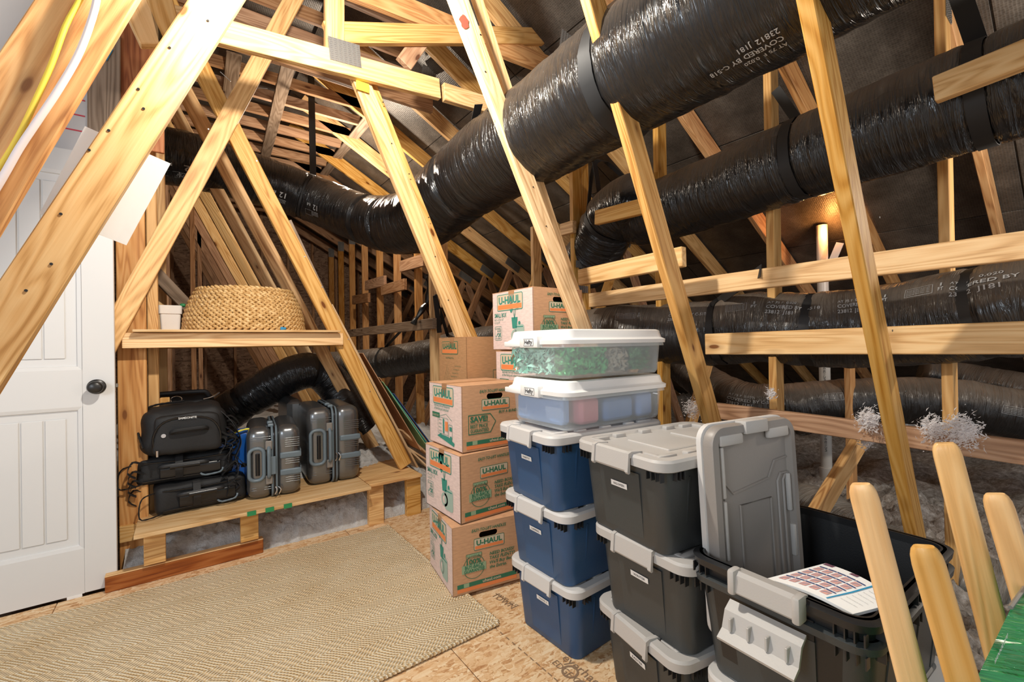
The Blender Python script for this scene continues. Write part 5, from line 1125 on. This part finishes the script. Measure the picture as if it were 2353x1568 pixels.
# leaflet lying in the open bin
A_, B_, C_, D_ = Vector((1.085, .487, .560)), Vector((1.262, .425, .562)), Vector((1.20, .268, .562)), Vector((1.083, .318, .560))
def lf(a, b, h): return A_.lerp(B_, b).lerp(D_.lerp(C_, b), a)+Vector((0, 0, .012*math.sin(a*PI)*.8+.004*b+h))
bm = NB(); n = 12; G = [[bm.verts.new(lf(i/n, j/n, 0)) for j in range(n+1)] for i in range(n+1)]
for i in range(n):
    for j in range(n): bm.faces.new((G[i][j], G[i+1][j], G[i+1][j+1], G[i][j+1]))
r_ = bmesh.ops.extrude_face_region(bm, geom=bm.faces[:])
for v in [g for g in r_['geom'] if isinstance(g, bmesh.types.BMVert)]: v.co.z -= .006
le = tag(mobj('instruction_leaflet', bm, M_paper, smooth=True), 'printed instruction leaflet resting in the mouth of the open bin', 'leaflet')
P = Print(); rn = random.Random(4)
for i in range(5):
    for j in range(4):
        x_, y_ = .06+i*.125, .12+j*.19; P.rect(x_+.01, y_, x_+.095, y_+.11, 0, 1); P.rect(x_, y_+.13, x_+.115, y_+.155, 1, 2); P.line(x_+.02, y_+.02, x_+.08, y_+.09, .008, 3, 3)
for i in range(6): P.text('Keep these instructions for reference', .76, .2+i*.11, .02, .18, 2, 1, 0)
P.poly([(.70, .03), (.715, .03), (.73, .5), (.72, .97), (.70, .97), (.71, .5)], 3, 2); P.rect(.02, .93, .5, .995, 4, 1)
P.build('printed_page', lambda a, b, h: lf(a, b, .0012+h*.5), [mat('pink_print', (.78, .42, .38), .6), mat('navy_print', (.04, .06, .2), .6), mat('grey_print', (.35, .35, .38), .6), mat('cyan_print', (.02, .32, .58), .6), mat('maroon_print', (.18, .08, .12), .6)], le)

# clear lidded bins
M_clr = mat('frosted_clear_plastic', (.86, .92, .93), .18); M_clr.node_tree.nodes['Principled BSDF'].inputs['Alpha'].default_value = .30
def clear_bin(label, x, y, z, rz, H_=.125):
    R_ = empty('clear_bin', (x, y, z), rz); tag(R_, label, 'bin', 'clear bins with white lids'); w_, l_ = .375, .55
    bm = NB(); ring_loft(bm, [(.030, l_-.03, w_-.065, .03, .0), (.022, l_-.022, w_-.045, .04, .012), (.014, l_-.012, w_-.028, .045, H_), (.004, l_-.002, w_-.006, .05, H_+.004), (.002, l_, w_-.002, .05, H_-.016)], cap0=True, cap1=False); mobj('clear_tub', bm, M_clr, R_, smooth=True, sharp=40)
    bm = NB(); ring_loft(bm, [(-.002, l_+.004, w_+.006, .052, H_-.004), (-.003, l_+.005, w_+.008, .052, H_+.010), (.008, l_-.006, w_-.014, .048, H_+.016), (.010, l_-.008, w_-.018, .046, H_+.020), (.016, l_-.014, w_-.03, .044, H_+.044), (.026, l_-.024, w_-.05, .04, H_+.048), (.034, l_-.032, w_-.066, .038, H_+.044)]); mobj('lid', bm, M_wlid, R_, smooth=True, sharp=35)
    bm = NB(); box2(bm, (-.014, -.052, H_-.016), (.012, .06, H_+.026), .004, 2); la = mobj('latch', bm, M_wlid, R_, smooth=True)
    for s_ in (1,):
        bm = NB(); box2(bm, (-.009, .065, H_-.012), (.004, .175, H_+.008), .003, 2); mobj('side_clip', bm, M_wlid, R_, smooth=True)
    P = Print(); P.rect(-.030, -.013, .030, .013, 0, 1); P.rrect(-.030, -.013, .030, .013, .001, 1, 2, .0013); P.text('Hefty', -.024, -.007, .0165, .048, 1, 3, .02)
    P.build('logo_plate', lambda a, b, h: Vector((-.0146-h, .0-a, H_+.004+b)), [M_lab, M_ink], la)
    return R_
clear_bin('lower of the two clear bins with white lids, holding blue and pink things', 1.035, 1.275, .812, -.05)
clear_bin('upper clear bin with white lid, full of green tinsel', 1.035, 1.275, .992, -.05)
def crumple(name, label, c, size, m_, n, seed, s0=.012, s1=.04):
    bm = NB(); rn = random.Random(seed)
    for i in range(n):
        p = Vector((c[0]+rn.uniform(-.5, .5)*size[0], c[1]+rn.uniform(-.5, .5)*size[1], c[2]+rn.uniform(-.5, .5)*size[2]))
        a = Vector((rn.uniform(-1, 1), rn.uniform(-1, 1), rn.uniform(-.7, .7))).normalized(); b = a.orthogonal().normalized(); b.rotate(Matrix.Rotation(rn.uniform(0, 6), 3, a)); s_ = rn.uniform(s0, s1)
        q = a.cross(b)*s_*.3; V_ = [bm.verts.new(x_) for x_ in (p-a*s_, p-b*s_*.3+q, p+a*s_, p+b*s_*.3+q)]; bm.faces.new((V_[0], V_[1], V_[3])); bm.faces.new((V_[1], V_[2], V_[3]))
        for v in V_:
            v.co.x = max(c[0]-size[0]/2, min(c[0]+size[0]/2, v.co.x)); v.co.y = max(c[1]-size[1]/2, min(c[1]+size[1]/2, v.co.y)); v.co.z = max(c[2]-size[2]/2, min(c[2]+size[2]/2, v.co.z))
    return tag(mobj(name, bm, m_), label, 'packing', None, 'stuff')
M_tin = mat('green_tinsel', (.05, .50, .16), .25, metal=.3); M_mint = mat('mint_wrap', (.42, .78, .66), .25); M_tan = mat('tan_wrap', (.40, .38, .30), .4)
crumple('mint_bubble_wrap', 'mint coloured bubble wrap at the left of the upper clear bin', (1.10, 1.31, 1.052), (.09, .24, .10), M_mint, 700, 1)
crumple('green_tinsel', 'bright green tinsel at the near corner of the upper clear bin', (1.17, 1.155, 1.052), (.20, .08, .10), M_tin, 1100, 2, .01, .028)
crumple('tan_tissue', 'tan tissue in the middle of the upper clear bin', (1.33, 1.155, 1.050), (.12, .08, .09), M_tan, 400, 3)
crumple('green_tinsel', 'darker green tinsel at the far end of the upper clear bin', (1.46, 1.15, 1.052), (.12, .08, .09), mat('dark_tinsel', (.05, .28, .10), .3, metal=.2), 500, 4, .01, .025)
for i, (a, b, c_, lb) in enumerate((((1.07, 1.16, .822), (1.12, 1.42, .92), (.16, .30, .60)), ((1.14, 1.13, .820), (1.24, 1.40, .915), (.62, .22, .26)), ((1.26, 1.12, .820), (1.42, 1.36, .905), (.10, .22, .48)), ((1.44, 1.11, .820), (1.53, 1.32, .915), (.20, .33, .62))) and [(x_[0], x_[1], x_[2], y_) for x_, y_ in zip((((1.07, 1.16, .822), (1.12, 1.42, .92), (.16, .30, .60)), ((1.14, 1.13, .820), (1.24, 1.40, .915), (.62, .22, .26)), ((1.26, 1.12, .820), (1.42, 1.36, .905), (.10, .22, .48)), ((1.44, 1.11, .820), (1.53, 1.32, .915), (.20, .33, .62))), ('blue folded pack at the label end', 'dusty red pack beside it', 'dark blue pack near the middle', 'pale blue pack at the far end'))]):
    bx_('folded_pack', a, b, mat('pack_%d' % i, c_, .5), lb + ' of the lower clear bin', 'package', .012)

# ================================================================== UPTURNED STOOL AND GREEN PARCEL
sl = empty('upturned_stool', at(2200, 1500, .8)); tag(sl, 'varnished wooden stool upside down, its four rounded legs in the air', 'stool')
bpy.context.view_layer.update()
def sleg(top, tw, bot, bw, wd, th, ext=.5):
    A = at(*top, tw); Bq = at(*bot, bw); d = (Bq-A).normalized(); Bq = Bq+d*ext; L_ = (Bq-A).length
    x = (Bq-A).normalized(); y = Vector((.25, -1, 0)); y = (y-x*y.dot(x)).normalized(); z = x.cross(y)   # y: broad face runs along Y
    bm = NB(); prof = [(0, .62), (.004, .80), (.012, .94), (.024, 1.0), (L_*.5, 1.04), (L_, 1.12)]
    loft(bm, [[Vector((t_, p.x, p.y)) for p in rr(wd*k_, th*k_, .008*k_, 0, 4)] for t_, k_ in prof])
    mw = Matrix((x, y, z)).transposed().to_4x4(); mw.translation = A; o = mobj('leg', bm, W['leg'], None, smooth=True, sharp=35); o.parent = sl; o.matrix_local = sl.matrix_basis.inverted() @ mw; return o
sleg((1978, 1112), .68, (2096, 1568), .66, .036, .020)
sleg((2122, 1256), .57, (2212, 1568), .56, .034, .019)
sleg((2170, 1018), .86, (2290, 1480), .82, .042, .024, .5)
sleg((2287, 1135), .74, (2378, 1440), .72, .036, .020, .4)
sb = at(2230, 1720, .66); bm = NB(); box(bm, (0, 0, 0), (.34, .36, .03), .008, 3); o = mobj('seat', bm, W['leg'], sl, smooth=True); o.location = Vector((sb.x+.1, sb.y, .16))-sl.location; o.rotation_euler = (0, .1, .1)
# green stretch wrapped parcel
ga, gb = at(2322, 1400, .66), at(2240, 1568, .56)
gx = empty('wrapped_parcel', (ga.x, ga.y, 0)); tag(gx, 'green parcel in clear stretch wrap at the lower right corner', 'parcel')
bm = NB(); top = [ga, ga+Vector((.34, -.02, -.01)), gb+Vector((.34, -.10, -.01)), gb+(gb-ga)*.6]
loft(bm, [[Vector((p.x-ga.x, p.y-ga.y, z_ if z_ is not None else p.z)) for p in top] for z_ in (.0, None)]); 
me_o = mobj('parcel_body', bm, M_grwrap, gx)
uv = me_o.data.uv_layers.new(name='UVMap')
for l in me_o.data.loops: c_ = me_o.data.vertices[l.vertex_index].co; uv.data[l.index].uv = (c_.x*.6+c_.y, c_.z+c_.x)
nrm = (top[1]-top[0]).cross(top[3]-top[0]).normalized(); nrm = nrm if nrm.z > 0 else -nrm
P = Print(); P.text('woodcore', 0, 0, .012, mi=0)
e1 = (gb-ga).normalized()*-1; e2 = nrm.cross(e1)*-1; oo = at(2290, 1548, .58)-Vector((ga.x, ga.y, 0)); oo.z = gb.z+.004
P.build('printed_mark', lambda a, b, h: oo+e1*a+e2*b+nrm*(.001+h), [M_lab], gx)
bm = NB(); tube(bm, [Vector((0, 0, ga.z+.002)), Vector((top[1].x-ga.x, top[1].y-ga.y, top[1].z+.002))], .003, 6); mobj('wrap_fold', bm, M_filmg, gx)
